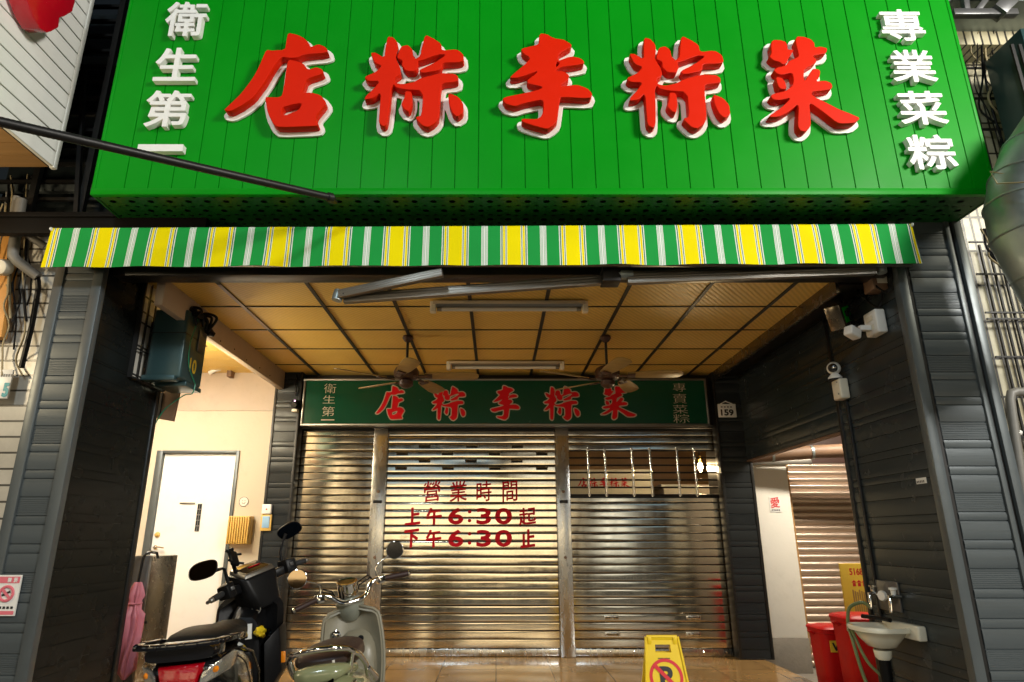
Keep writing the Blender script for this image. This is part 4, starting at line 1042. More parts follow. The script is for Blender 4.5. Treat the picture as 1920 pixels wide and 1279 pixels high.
# opened motor box with green circuit board, orange relay
a = PX(1588, 590, XR-.10)
mc = thing('motor_control_box', 'open control box with a green circuit board under the awning arm', 'control box', a)
M = Matrix.Translation(a) @ Matrix.Rotation(R(38), 4, 'Z') @ Matrix.Rotation(R(-22), 4, 'Y')
MB().box(-.09, .09, .0, .11, -.09, .09, M).build('case', 'bronze_panel', mc, .006)
MB().box(-.055, .055, -.006, -.001, -.055, .06, M).build('circuit_board', 'green_paint', mc)
for x_, z_, s_ in ((-.02, .01, .022), (.02, .03, .016), (.015, -.03, .020)): MB().box(x_-s_, x_+s_, -.02, -.0065, z_-s_, z_+s_, M).build('chip', 'black_plastic', mc, .002)
MB().box(-.10, .10, -.03, -.008, -.115, -.092, M).build('flap', 'aluminium', mc, .003)
a = PX(1640, 530, XR-.05)
rl = thing('orange_relay', 'dull orange relay box tucked under the right end of the awning', 'relay', a)
MB().box(a.x-.05, a.x+.05, a.y-.06, a.y+.06, a.z-.07, a.z+.04).build('case', 'rust_brown', rl, .006)
MB().box(a.x-.02, a.x+.052, a.y-.064, a.y-.0605, a.z-.03, a.z+.03).build('sticker', 'ivory_plastic', rl)
for k in range(7):
    b_ = PX(1560+k*17, 545+k % 3*14, XR-.04)
    cbl = thing('hanging_cable', 'black cable in the tangle under the right end of the awning', 'cable', b_, 'black cables tangled under the awning end')
    MB().spline([b_+V((0, .1, .14)), b_+V((-.04, .04, .05)), b_+V((-.01, -.02, -.02)), b_+V((.02, -.04, .05)), b_+V((.03, -.05, .16))], .008, 6).build('run', 'black_plastic', cbl)
a = PX(1729, 902, XR); 
lbx = P(1729, 902, 4.0)
sl = PX(1728, 902, XR-.004)
wl = thing('white_label', 'small white label with black figures stuck on the right pillar', 'label', sl)
MB().box(XR-.0075, XR-.0045, sl.y-.05, sl.y+.05, sl.z-.018, sl.z+.018).build('paper', 'white_plastic', wl)
mb = MB()
for i in range(5): mb.box(XR-.009, XR-.0078, sl.y-.03+i*.016, sl.y-.022+i*.016, sl.z-.012, sl.z+.002)
mb.build('figures', 'black_print', wl)
# ------------------------------------------------------------------ right arcade bay
YRN = 7.5
wx0, wx1 = P(1417, 1000, 7.2).x, P(1490, 1000, 7.2).x
wp = thing('white_pillar', 'white painted wall pier with a dirty grey base and a red sticker in the right bay', 'pillar', ((wx0+wx1)/2, 7.3, -.16))
zb_ = P(1450, 1197, 7.2).z
MB().box(wx0-.15, wx1, 7.2, 7.6, zb_+.001, 2.2).build('shaft', 'white_wall', wp, .004)
MB().box(wx0-.15, wx1+.006, 7.19, 7.61, -.16, zb_).build('base', 'concrete', wp, .004)
a = P(1453, 945, 7.2)
pst = thing('red_sticker', 'white paper sticker with one red character on the white pier', 'sticker', (a.x, 7.195, a.z-.07))
MB().box(a.x-.062, a.x+.062, 7.196, 7.199, a.z-.09, a.z+.075).build('paper', 'white_plastic', pst)
MB().add_mesh(text_glyph('愛', a.x-.05, a.x+.05, a.z-.045, a.z+.066, 7.195, 0, .002, res=80, skew=.1)).build('red_character', 'red_print', pst, smooth=0)
for i in range(5): MB().box(a.x-.045+i*.019, a.x-.031+i*.019, 7.194, 7.1955, a.z-.075, a.z-.06).build('small_character', 'grey_print', pst)
# ribbed shutter
rx0, rx1 = wx1, 4.6
rz1 = P(1520, 868, YRN).z
rsx = thing('ribbed_shutter', 'brownish ribbed roller shutter in the right arcade bay', 'shutter', ((rx0+rx1)/2, YRN, -.16))
mb = MB(); prof = []; z = -.15; random.seed(9)
while z < rz1:
    for k in range(6): prof.append((z+.076*k/6, -.020*math.sin(math.pi*k/5.)**.8 if k < 5 else .012))
    z += .076
rg = [[V((x, YRN+d, z)) for z, d in prof] for x in (rx0, (rx0+rx1)/2, rx1)]
mb.rings(rg, False, False); mat('old_shutter', (.55, .43, .34), .36, .7, var=.10, vscale=1.5, dirt=.12, rvar=.1); mb.build('slat_curtain', 'old_shutter', rsx, smooth=50, keep=True)
MB().box(wx0-.02, P(1512, 868, 7.3).x, 7.17, 7.199, P(1450, 872, 7.2).z, P(1450, 865, 7.2).z+.02).build('top_rail', 'aluminium', rsx, .003)
MB().box(rx0, rx1, YRN+.02, YRN+.1, rz1, 2.95).build('header_wall', 'wood_dark', rsx)
pp_ = thing('brown_pipe', 'thick brown pipe with clamps above the ribbed shutter', 'pipe', P(1500, 850, 7.0))
MB().tube([(2.72, 7.0, 1.98), (3.4, 6.9, 2.02), (4.6, 6.8, 2.06)], .07, 16).build('pipe', 'rust_brown', pp_)
for x in (2.95, 3.35, 3.75): MB().lathe([(.076, -.012), (.076, .012)], (x, 7.0-(x-2.72)*.148, 1.98+(x-2.72)*.055), (1, -.15, .05), 16).build('clamp', 'galvanised', pp_)
rs_ = thing('soffit', 'dark soffit over the right arcade bay', 'ceiling', (4, 6, 2.95))
MB().box(XR+.3, 6, 4.4, 7.6, 2.95, 3.0).build('board', 'wood_dark', rs_)
# yellow board
a, b_ = P(1592, 1185, 6.15), P(1660, 1057, 6.15)
yb = thing('yellow_notice_board', 'tall yellow notice board with red figures behind the red bins', 'notice board', ((a.x+b_.x)/2, 6.15, -.16))
MB().box(a.x, b_.x, 6.15, 6.17, -.16, b_.z).build('board', 'yellow_board', yb, .004)
y_ = 6.147; zt = b_.z
def pz(py): return P(1600, py, 6.15).z
def px_(x): return P(x, 1100, 6.15).x
MB().add_mesh(text_glyph('5168', px_(1596), px_(1622), pz(1079), pz(1066), y_, 0, .002, res=90)).build('digits', 'red_print', yb, smooth=0)
for i in range(3):
    x = px_(1597+i*9.5); MB().prism([(x, y_, pz(1093)), (x+.05, y_, pz(1093)), (x+.025, y_, pz(1088))], (0, .002, 0)).build('arrow_mark', 'red_print', yb)
    MB().box(x+.012, x+.038, y_, y_+.002, pz(1100), pz(1093.6)).build('arrow_stem', 'red_print', yb)
for j in range(3):
    for i in range(7):
        x = px_(1597+i*4); MB().box(x, x+.011, y_, y_+.0025, pz(1150-j*1.2)-.02*(j % 2), pz(1106+j*14)-.01*(i % 3)).build('small_writing', 'wood_brown', yb) if j == 0 else None
# bins
b0 = P(1548, 1180, 6.0)
bn = thing('red_bin', 'shorter red plastic bin with a small yellow sticker, in front at left', 'bin', (2.86, 6.0, -.16), 'red plastic bins in the right bay')
BO = Matrix.Translation(bn.location)
def B0(mb): return mb.xform(BO)
def sq(h, w_, d_, e=5, n=28): return [V((w_*math.copysign(abs(math.cos(2*math.pi*k/n))**(2/e), math.cos(2*math.pi*k/n)), d_*math.copysign(abs(math.sin(2*math.pi*k/n))**(2/e), math.sin(2*math.pi*k/n)), h)) for k in range(n)]
B0(MB().rings([sq(0, .12, .12), sq(.01, .125, .125), sq(.30, .137, .137), sq(.56, .148, .148), sq(.565, .158, .158), sq(.585, .158, .158)])).build('body', 'red_bin', bn, smooth=50)
B0(MB().rings([sq(.586, .163, .163), sq(.60, .165, .165), sq(.615, .150, .150), sq(.625, .10, .10), sq(.628, .02, .02)])).build('lid', 'red_bin', bn, smooth=50)
B0(MB().tube([(-.16, -.03, .55), (-.19, -.03, .57), (-.19, .03, .57), (-.16, .03, .55)], .009, 8)).build('handle', 'red_bin', bn)
stx = B0(MB().box(-.095, -.01, -.156, -.1455, .42, .51)).build('sticker', 'gold_print', bn)
mb = MB(); mb.prism([(x_-.095, -.159, z_-.02) for x_, z_ in ((.014, .515), (.030, .515), (.043, .475), (.056, .515), (.072, .515), (.049, .452), (.037, .452))], (0, .0025, 0)); B0(mb).build('emblem', 'black_print', stx)
bn.scale.z = .96; o = dup(bn, (2.925, 5.64, -.16), 'taller plain red plastic bin behind, closer to the yellow notice board'); o.scale = (1.12, 1.12, 1.16)
for ch in list(o.children):
    if ch.name.startswith('sticker'):
        for c2 in list(ch.children): bpy.data.objects.remove(c2)
        bpy.data.objects.remove(ch)
# basin
BS = .86; ws = PX(1690, 1180, XR); by = 4.60; bz = P(1665, 1180, by).z
bs = thing('wash_basin', 'small cream porcelain wash basin on the right pillar with chrome taps', 'basin', (XR, by, bz))
cxb = XR-.17
def bowl(r, h, hw, e=2.6):
    r, h, hw = r*BS, h*BS, hw*BS
    return [V((min(cxb+r*1.0*math.copysign(abs(math.cos(2*math.pi*k/36))**(2/e), math.cos(2*math.pi*k/36)), XR-.004), by+hw*math.copysign(abs(math.sin(2*math.pi*k/36))**(2/e), math.sin(2*math.pi*k/36)), bz+h)) for k in range(36)]
MB().rings([bowl(.03, -.135, .03), bowl(.09, -.12, .10), bowl(.14, -.06, .14), bowl(.17, -.015, .175), bowl(.195, -.008, .215), bowl(.20, .012, .22), bowl(.192, .026, .212), bowl(.165, .022, .17), bowl(.14, -.03, .13), bowl(.07, -.075, .07), bowl(.02, -.08, .02)]).build('bowl', 'porcelain', bs, smooth=50)
MB().box(XR-.06, XR-.003, by-.235, by+.16, bz-.045, bz+.045).build('back_ledge', 'porcelain', bs, .012, 3)
MB().lathe([(.055, 0), (.050, -.04), (.034, -.06)], (cxb, by, bz-.125), (0, 0, 1), 20).build('collar', 'porcelain', bs)
dp = MB().tube([(cxb, by, bz-.18), (cxb, by, bz-.62), (cxb+.02, by+.02, -.15)], .036, 14).build('drain_pipe', 'black_plastic', bs)
tpz = bz+.20
bp_ = MB().box(XR-.016, XR-.003, by-.02, by+.24, bz+.10, tpz+.09).build('back_plate', 'grey_satin', bs, .004)
tl = P(1640, 1120, by); 
for y, nm in ((by+.20, 0), (by-.04, 1)):
    MB().tube([(XR-.015, y, tpz), (XR-.06, y, tpz+.005), (XR-.09, y, tpz), (XR-.095, y, tpz-.10)], [.012, .014, .014, .011], 10).build('tap', 'chrome', bs)
    MB().lathe([(.012, 0), (.016, .012), (.016, .03), (.026, .034), (.026, .046), (.008, .05)], (XR-.06, y, tpz+.01), (0, 0, 1), 14).build('tap_handle', 'chrome' if nm == 0 else 'white_plastic', bs)
MB().tube([(XR-.04, by-.04, tpz), (XR-.04, by+.20, tpz)], .010, 8).build('supply_bar', 'chrome', bs)
MB().lathe([(.03, -.012), (.034, 0), (.03, .012)], (XR-.085, by+.05, tpz), (1, .3, 0), 18).build('white_knob', 'white_plastic', bs)
MB().tube([(XR-.13, by+.26, bz+.05), (XR-.10, by+.12, bz+.055), (XR-.10, by-.02, bz+.055)], .014, 8).build('shelf_bar', 'black_plastic', bs)
hs = thing('green_hose', 'pale green hose hanging from the tap over the basin to the floor', 'hose', (XR-.3, by, -.1))
MB().spline([(XR-.095, by+.20, tpz-.09), (XR-.13, by+.24, tpz-.06), (XR-.22, by+.25, tpz-.10), (XR-.27, by+.20, tpz-.22), (XR-.28, by+.16, bz-.05), (XR-.27, by+.10, bz-.28), (XR-.22, by+.06, bz-.50), (XR-.18, by+.05, -.1)], .0115, 10).build('hose_run', 'hose_green', hs, smooth=60)
MB().spline([(XR-.29, by+.12, bz-.02), (XR-.25, by+.06, bz-.2), (XR-.16, by+.03, bz-.32), (XR-.12, by+.02, bz-.5), (XR-.13, by+.02, -.1)], .010, 10).build('hose_run', 'hose_green', hs, smooth=60)

# ------------------------------------------------------------------ no parking board
ny = 4.25; nz0 = -.1; nt_ = P(1240, 1191, ny)
nb = thing('no_parking_board', 'yellow folding no parking floor board with a red circle', 'floor sign', (nt_.x, ny, nz0))
ht = nt_.z-nz0
def panel(nm, sgn, holes=True):
    mb = MB(); w0, w1 = P(1272, 1200, ny).x-nt_.x-.006, .165
    sy = .17*sgn
    # front sheet with the carrying slot left open
    def pt(u, v): return V((nt_.x+u*(w0+(w1-w0)*(1-v)), ny+sy*(1-v), nz0+ht*v))
    outer = [pt(-1, 0), pt(1, 0), pt(1, .97), pt(.9, 1), pt(-.9, 1), pt(-1, .97)]
    s0, s1, h0, h1 = -.45, .45, .865, .925
    th = V((0, -sgn*.0-.012*sgn, .0))
    cells = [((-1, 1), (0, h0)), ((-1, s0), (h0, h1)), ((s1, 1), (h0, h1)), ((-1, 1), (h1, .985))]
    for (a, b_), (c, d) in cells: mb.prism([pt(a, c), pt(b_, c), pt(b_, d), pt(a, d)], V((0, .014*(-sgn), 0)))
    return mb.build(nm, 'yellow_plastic', nb, smooth=0), pt
pn, pt = panel('board_panel', -1); pn2, _ = panel('board_panel', 1)
for s in (-1, 1):
    mb = MB(); mb.tube([pt(s*1.0, 0), pt(s*1.0, .985)], .008, 8); mb.build('edge_rib', 'yellow_plastic', nb)
    mb = MB(); q = pt(s*.78, .955); mb.box(q.x-.012, q.x+.012, q.y-.008, q.y+.02, q.z-.02, q.z+.02); mb.build('hinge', 'yellow_plastic', nb, .004)
mb = MB(); mb.tube([pt(-.95, .985), pt(.95, .985)], .010, 8); mb.build('top_roll', 'yellow_plastic', nb)
nrm = (pt(1, 0)-pt(-1, 0)).cross(pt(0, 1)-pt(0, 0)).normalized()
if nrm.y > 0: nrm = -nrm
cn = P(1250, 1270, ny-.05); vv = (cn.z-nz0)/ht; cc = pt(0, vv)+nrm*.002; upv = (pt(0, 1)-pt(0, 0)).normalized(); rt = V((1, 0, 0))
cr_ = .100*(P(1272, 1263, ny).x-P(1230, 1263, ny).x)/.135
mb = MB(); n = 40; 
for k in range(n):
    t0, t1 = 2*math.pi*k/n, 2*math.pi*(k+1)/n
    f = lambda r, t: cc+rt*(r*math.cos(t))+upv*(r*math.sin(t))
    mb.quad(f(cr_*.82, t0), f(cr_, t0), f(cr_, t1), f(cr_*.82, t1))
f = lambda u, w_: cc+rt*u+upv*w_
k_ = cr_*.70; d_ = cr_*.08
mb.quad(f(-k_-d_, k_-d_)+nrm*.002, f(-k_+d_, k_+d_)+nrm*.002, f(k_+d_, -k_+d_)+nrm*.002, f(k_-d_, -k_-d_)+nrm*.002)
ring = mb.build('red_circle', 'red_print', nb, smooth=0)
me = text_glyph('P', -cr_*.38, cr_*.40, -cr_*.58, cr_*.58, 0, 0, .006, res=80, skew=0)
M = Matrix(((rt.x, -nrm.x, upv.x, cc.x+nrm.x*.001), (rt.y, -nrm.y, upv.y, cc.y+nrm.y*.001), (rt.z, -nrm.z, upv.z, cc.z+nrm.z*.001), (0, 0, 0, 1)))
MB().add_mesh(me, M).build('letter', 'black_print', nb, smooth=0)
wv_ = .815
for i in range(9):
    q = pt(-.34+i*.075, wv_)+nrm*.002; MB().quad(q, q+rt*.006, q+rt*.005+upv*.006, q+upv*.006).build('small_writing', 'black_print', nb)

# ------------------------------------------------------------------ umbrella and steel cabinet
q0, q1 = P(225, 1043, 5.1), P(284, 1043, 5.1)
stc = thing('steel_cabinet', 'brown tinted stainless steel cabinet behind the left pillar', 'cabinet', ((q0.x+q1.x)/2, 5.2, 0))
xm = P(284, 1043, 5.1).x
MB().box(q0.x, q1.x-.004, 5.112, 5.53, -.1, q0.z-.004).build('carcass', 'bronze_panel', stc, .003)
MB().box(q0.x, xm-.008, 5.1, 5.111, -.1, q0.z).build('board_panel', 'grey_satin', stc, .003)
MB().box(xm-.006, xm+.006, 5.094, 5.108, -.1, q0.z+.002).build('edge', 'aluminium', stc, .002)
MB().lathe([(.010, 0), (.012, .008), (.004, .014)], (q1.x-.004, 5.16, .55), (1, 0, 0), 12).build('knob', 'black_metal', stc)
ux, uy, uz = P(258, 1100, 5.0).x, 5.02, 0
ub = thing('umbrella', 'folded pink umbrella hanging by its black hooked handle from the steel cabinet', 'umbrella', (ux, uy, .2))
zt_ = P(258, 1092, uy).z; z_b = P(236, 1275, uy).z; xb_ = P(232, 1275, uy).x
zh = P(262, 1040, uy).z
MB().tube([(ux-.012, uy, zt_-.02), (ux-.003, uy, zh-.05), (ux, uy, zh-.02), (ux+.012, uy+.005, zh+.006), (ux+.04, uy+.02, zh+.016), (ux+.07, uy+.05, zh+.008), (ux+.08, uy+.06, zh-.03)], .0105, 10).build('handle', 'black_gloss', ub)
random.seed(4); n = 40; rg = []
for i in range(22):
    v = i/21; z = zt_+(z_b-zt_)*v; cx_ = ux-.01+(xb_-ux+.01)*v
    rr = (.020+.045*math.sin(min(1, v*2.6)*math.pi*.62))*(1 if v < .1 else 1)*(1-.25*max(0, v-.5)) if v < .92 else .05*(1-v)/.08*.6+.012
    if .16 < v < .30: rr *= .62
    rg.append([V((cx_+rr*math.cos(2*math.pi*k/n)*(1+.34*math.sin(6*2*math.pi*k/n+v*4+math.sin(v*9))), uy+rr*.8*math.sin(2*math.pi*k/n)*(1+.34*math.sin(6*2*math.pi*k/n+v*4+math.sin(v*9))), z)) for k in range(n)])
MB().rings(rg).build('canopy', 'pink_cloth', ub, smooth=70)
MB().torus((ux-.022, uy, zt_+(z_b-zt_)*.22), (.05, 0, 1), .055, .006, 24, 6).build('strap', 'pink_cloth', ub)
MB().tube([(xb_, uy, z_b+.01), (xb_-.003, uy, z_b-.06)], .006, 8).build('tip', 'black_metal', ub)

# ------------------------------------------------------------------ surroundings left
lf_ = thing('tiled_facade', 'white tiled house front left of the left pillar', 'facade', (-4, 4.3, -.1))
MB().box(-6.5, XLO+.02, 4.30, 4.42, -.1, 3.4).build('wall', 'tile_left', lf_)
a, b_ = P(-40, 620, 4.2), P(22, 430, 4.2)
og = thing('painted_board', 'orange painted board at the left picture edge, above the address sign', 'panel', (a.x, 4.2, a.z))
mb = MB(); q = [P(-60, 640, 4.2), P(2, 632, 4.2), P(20, 520, 4.2), P(30, 440, 4.2), P(-60, 440, 4.2)]; mb.prism(q, (0, .06, 0)); mb.build('sheet', 'orange_panel', og, .003)
MB().lathe([(.055, -.03), (.06, 0), (.05, .04), (.02, .05)], P(6, 502, 4.15), (0, -1, -.3), 16).build('lamp_cap', 'ivory_plastic', og)
# address sign with 5
a, b_ = P(-30, 748, 4.22), P(26, 694, 4.22)
ad_ = thing('address_sign', 'white address sign with a teal figure 5 on the tiled house front', 'sign', ((a.x+b_.x)/2, 4.22, a.z))
MB().box(a.x, b_.x, 4.215, 4.23, a.z, b_.z).build('plate', 'white_plastic', ad_, .003)
q, r_ = P(1, 745, 4.21), P(19, 718, 4.21)
MB().add_mesh(text_glyph('5', q.x, r_.x, q.z, r_.z, 4.212, 0, .006, res=80)).build('digit', 'teal_print', ad_, smooth=0)
for i in range(5):
    q = P(1+i*4.6, 705, 4.21); MB().box(q.x, q.x+.010, 4.2125, 4.214, q.z-.006, q.z+.012).build('small_character', 'grey_print', ad_)
# no smoking poster on the pillar
a, b_ = P(-22, 1156, 3.97), P(39, 1079, 3.97)
ps = thing('no_smoking_poster', 'white and pink no smoking poster on the left pillar', 'poster', ((a.x+b_.x)/2, 3.97, a.z))
MB().box(a.x, b_.x, 3.982, 3.99, a.z, b_.z).build('sheet', 'white_plastic', ps)
W, H = b_.x-a.x, b_.z-a.z; y_ = 3.98
MB().box(a.x+.03*W, b_.x-.05*W, y_, y_+.0015, a.z+.80*H, a.z+.96*H).build('header_band', 'pink_print', ps)
for i, ch in enumerate('禁菸'):
    x = a.x+(.45+i*.26)*W; MB().add_mesh(text_glyph(ch, x, x+.17*W, a.z+.82*H, a.z+.94*H, y_-.002, 0, .001, res=60)).build('header_character', 'white_plastic', ps, smooth=0)
cx_, cz_ = a.x+.50*W, a.z+.54*H
mb = MB(); mb.torus((cx_, y_, cz_), (0, 1, 0), .28*W, .008, 32, 6); mb.build('circle', 'pink_print', ps)
MB().bar((cx_-.2*W, y_-.003, cz_+.2*W), (cx_+.2*W, y_-.003, cz_-.2*W), .003, .014).build('slash', 'pink_print', ps)
MB().bar((cx_-.17*W, y_-.001, cz_-.01), (cx_+.15*W, y_-.001, cz_+.012), .002, .012).build('cigarette', 'black_print', ps)
for i in range(5): MB().box(a.x+(.14+.16*i)*W, a.x+(.24+.16*i)*W, y_, y_+.0015, a.z+.17*H, a.z+.23*H).build('small_character', 'black_print', ps)
MB().box(a.x+.03*W, b_.x-.05*W, y_, y_+.0015, a.z+.03*H, a.z+.12*H).build('footer_band', 'pink_print', ps)
# neighbouring white board sign
wsx = P(105, 318, 3.96).x; wsz = P(105, 318, 3.96).z
wb_ = thing('white_plank_sign', 'white plank box sign with part of a red character, at the top left', 'sign', (wsx, 3.0, wsz))
mb = MB(); z = wsz; k = 0
while z < 5.4:
    mb.box(wsx-.03, wsx, 1.6, 3.93, z+.003, z+.112); z += .117
mb.build('planks', 'white_board', wb_, .003, 1)
MB().box(wsx-.032, wsx+.004, 3.931, 3.965, wsz-.002, 5.4).build('corner_trim', 'white_board', wb_, .003)
MB().box(wsx-.05, wsx-.031, 1.6, 3.93, wsz+.002, 5.4).build('backing', 'grid_black', wb_)
mb = MB()
for i in range(16):
    y = 1.6+i*.146; mb.box(-6, wsx-.034, y, y+.140, wsz, wsz+.02)
mb.build('wooden_underside', 'wood_brown', wb_)
MB().box(-6, wsx-.051, 1.6, 3.96, wsz+.021, 5.4).build('box', 'grid_black', wb_)
xr_ = wsx+.14
pts = [PX(x, y, xr_) for x, y in ((40, -30), (62, 30), (76, 55), (88, 62), (96, 60), (110, 52), (112, 34), (122, 31), (136, 22), (141, 5), (140, -30))]
mb = MB(); mb.prism(pts, (-.12, 0, 0)); mb.build('red_character', 'red_acrylic', wb_, .006)
# pole from the billboard
p_ = thing('black_pole', 'long black ribbed pole slanting from the billboard bottom to the upper left', 'pole', P(622, 371, 3.58))
A, B = P(620, 371, 3.585), P(0, 229, 2.45); C_ = B+(B-A)*.28
mb = MB(); n = 220; pts = [A+(C_-A)*(i/n) for i in range(n+1)]; mb.tube(pts, [.0225+(.0012 if i % 2 else 0) for i in range(n+1)], 12); mb.build('shaft', 'black_metal', p_)
mb = MB(); mb.lathe([(.016, -.02), (.030, -.01), (.030, .02), (.018, .03)], A, (C_-A), 12); ob = mb.build('end_socket', 'black_metal', p_)
MB().box(A.x-.03, A.x+.03, A.y-.004, A.y+.06, A.z-.012, A.z+.004).build('bracket', 'black_metal', p_, .003)
# dark window grille between the signs
gx0, gx1 = -3.9, BX0-.01
gr = thing('window_grille', 'dark barred window grille in shade between the white and green signs', 'grille', ((gx0+gx1)/2, 4.2, 3.3))
MB().box(gx0, gx1, 4.55, 4.6, 3.3, 5.5).build('window_glass', 'dark_window', gr)
for x in (-3.75, -3.35, -2.98, -2.7): MB().box(x-.022, x+.022, 4.15, 4.19, 3.3, 5.5).build('upright', 'black_metal', gr)
for i in range(15):
    z = 3.36+i*.145; MB().box(gx0, gx1, 4.192, 4.22, z-.012, z+.012).build('rail', 'black_metal', gr)
for z in (3.75, 4.33, 4.9): MB().box(gx0, gx1, 4.42, 4.47, z-.05, z+.05).build('window_rail', 'trim_grey', gr, .004)
MB().bar((-2.98, 4.14, 3.3), (-3.16, 4.14, 4.6), .03, .03).build('brace', 'black_metal', gr)
fl0 = thing('canopy_beam', 'dark brown canopy beam above the left end of the awning', 'beam', (-3, 4.1, 3.1))
MB().box(-3.55, BX0+.6, 3.93, 3.985, 3.10, 3.26).build('beam', 'beam_black', fl0, .006)
MB().box(-3.5, BX0+.4, 3.915, 3.9295, 3.215, 3.24).build('strip', 'beam_black', fl0, .003)
MB().bar((-3.53, 4.1, 3.2), (-4.4, 3.6, 3.62), .10, .10).build('strut', 'wood_dark', fl0, (0, 0, 1)) if False else MB().bar((-3.53, 4.1, 3.22), (-4.5, 3.95, 3.62), .09, .09).build('strut', 'beam_black', fl0)
# pipes and cables on the left
pv = thing('grey_drain_pipe', 'weathered grey drain pipe with an elbow left of the awning end', 'pipe', P(36, 470, 4.1))
MB().tube([P(40, 375, 4.1), P(33, 420, 4.1), P(25, 470, 4.1), P(24, 480, 4.1), P(32, 490, 4.12), P(72, 520, 4.18)], [.035]*6, 12).build('pipe', 'grey_pvc', pv)
for q in (P(29, 440, 4.1), P(33, 412, 4.1)): MB().lathe([(.042, -.02), (.042, .02)], q, (.2, 0, 1), 14).build('coupling', 'grey_pvc', pv)
MB().tube([P(70, 519, 4.18), P(72, 540, 4.2), P(60, 610, 4.22), P(40, 690, 4.22)], .018, 8).build('branch', 'black_plastic', pv)
MB().tube([P(32, 370, 4.12), P(26, 400, 4.12), P(23, 425, 4.12)], .026, 10).build('short_pipe', 'grey_pvc', pv)
MB().tube([P(38, 428, 4.12), P(60, 447, 4.15), P(84, 462, 4.2)], .026, 10).build('branch', 'grey_pvc', pv)
random.seed(31)
for k in range(16):
    x = random.uniform(2, 60); kind = random.choice(['cable_tan', 'black_plastic', 'black_plastic', 'cable_tan', 'grey_pvc'])
    y0_ = random.uniform(325, 400); pts = []
    yy = y0_
    while yy < random.choice((520, 640, 700, 800)):
        pts.append(P(x+random.uniform(-7, 7)-(yy-y0_)*random.uniform(.02, .09), yy, 4.2+random.uniform(-.05, .06))); yy += random.uniform(25, 50)
    if len(pts) < 3: continue
    c_ = thing('wall_cable', 'loose cable hanging down the tiled house front at the left edge', 'cable', pts[-1], 'loose cables on the left house front')
    MB().spline(pts, random.choice((.005, .006, .009)), 6, 5).build('run', kind, c_, smooth=80)

# ------------------------------------------------------------------ surroundings right
rf_ = thing('tiled_facade', 'cream tiled house front with dark joints right of the billboard', 'facade', (4.2, 4.4, -.1))
MB().box(XRO+.036, 6.5, 4.30, 4.42, -.1, 5.6).build('wall', 'tile_right', rf_)
a = P(1850, 70, 4.2)
MB().box(BX1+.02, 6.5, 4.10, 4.299, P(1850, 84, 4.1).z, P(1850, 30, 4.1).z).build('ledge', 'tile_right', rf_)
lg = thing('lattice_grille', 'black wire lattice in front of the cream tiled house front', 'grille', (3.4, 4.22, 1))
xs_ = [P(x, 600, 4.22).x for x in (1869, 1887, 1905, 1925, 1945)]
for x in xs_: MB().box(x-.006, x+.006, 4.212, 4.228, .2, 3.15).build('upright', 'black_metal', lg)
for py in (455, 515, 587, 599, 670, 820, 900):
    z = P(1890, py, 4.21).z; MB().box(xs_[0]-.08, xs_[-1]+.4, 4.200, 4.211, z-.006, z+.006).build('cross_bar', 'black_metal', lg)
lg2 = thing('window_bars', 'thin black horizontal bars across the upper cream tiles', 'bars', (3.7, 4.2, 4))
for py in (128, 185, 243):
    z = P(1850, py, 4.22).z; MB().box(BX1+.02, 4.6, 4.215, 4.229, z-.007, z+.007).build('cross_bar', 'black_metal', lg2)
MB().box(XRO+.06, XRO+.11, 4.10, 4.13, .1, 2.55).build('post', 'grey_pvc', lg)
pv2 = thing('grey_conduit', 'grey conduit with an elbow crossing the lattice at the right edge', 'pipe', P(1900, 735, 4.1))
MB().tube([P(1960, 736, 4.1), P(1905, 735, 4.1), P(1896, 738, 4.1), P(1894, 750, 4.1), P(1905, 830, 4.1), P(1925, 960, 4.1)], .028, 10).build('pipe', 'grey_pvc', pv2)
MB().lathe([(.018, 0), (.018, .03), (.01, .034)], P(1912, 812, 4.1), (-1, -.3, 0), 12).build('spigot', 'white_plastic', pv2)
# ventilation duct
DY = 3.35
dc = thing('ventilation_duct', 'large galvanised ventilation duct bending at the right edge of the billboard', 'duct', P(1930, 400, DY))
rD = 78/ray(1900, 380).y*DY
segs = [P(2010, 232, DY), P(1966, 300, DY), P(1946, 352, DY), P(1940, 390, DY), P(1950, 432, DY), P(1988, 500, DY), P(2050, 600, DY)]
d0 = segs
pts = []; rr = []
for i, p in enumerate(segs):
    pts.append(p); rr.append(rD)
mb = MB(); mb.tube(pts, rr, 32); mb.build('duct', 'galvanised', dc, smooth=28)
for i in (1, 2, 3, 4, 5):
    d = (segs[min(i+1, 6)]-segs[i-1]).normalized()
    MB().torus(segs[i], d, rD+.001, .006, 40, 6).build('seam_ring', 'galvanised', dc)
MB().tube([P(1990, 290, DY-.2), P(1900, 330, DY-.1), P(1856, 322, DY+.02), P(1870, 345, DY-.16), P(1925, 342, DY-.3)], .004, 6).build('tie_wire', 'cable_tan', dc, smooth=80)
mb = MB(); mb.box(P(1888, 100, 3.9).x, 4.6, 3.75, 4.1, P(1900, 236, 3.9).z, P(1900, 82, 3.9).z)
ac = thing('louvre_unit', 'dark louvred unit on the cream tiles at the upper right edge', 'unit', (3.9, 3.9, 4)); mb.build('case', 'teal_metal', ac, .008)
x = P(1896, 100, 3.75).x
while x < 4.4: MB().box(x, x+.022, 3.735, 3.7495, P(1900, 232, 3.75).z, P(1900, 86, 3.75).z).build('louvre', 'black_metal', ac); x += .055
br_ = thing('steel_bracket', 'grey steel bracket frame at the top right corner', 'bracket', P(1850, 15, 3.7))
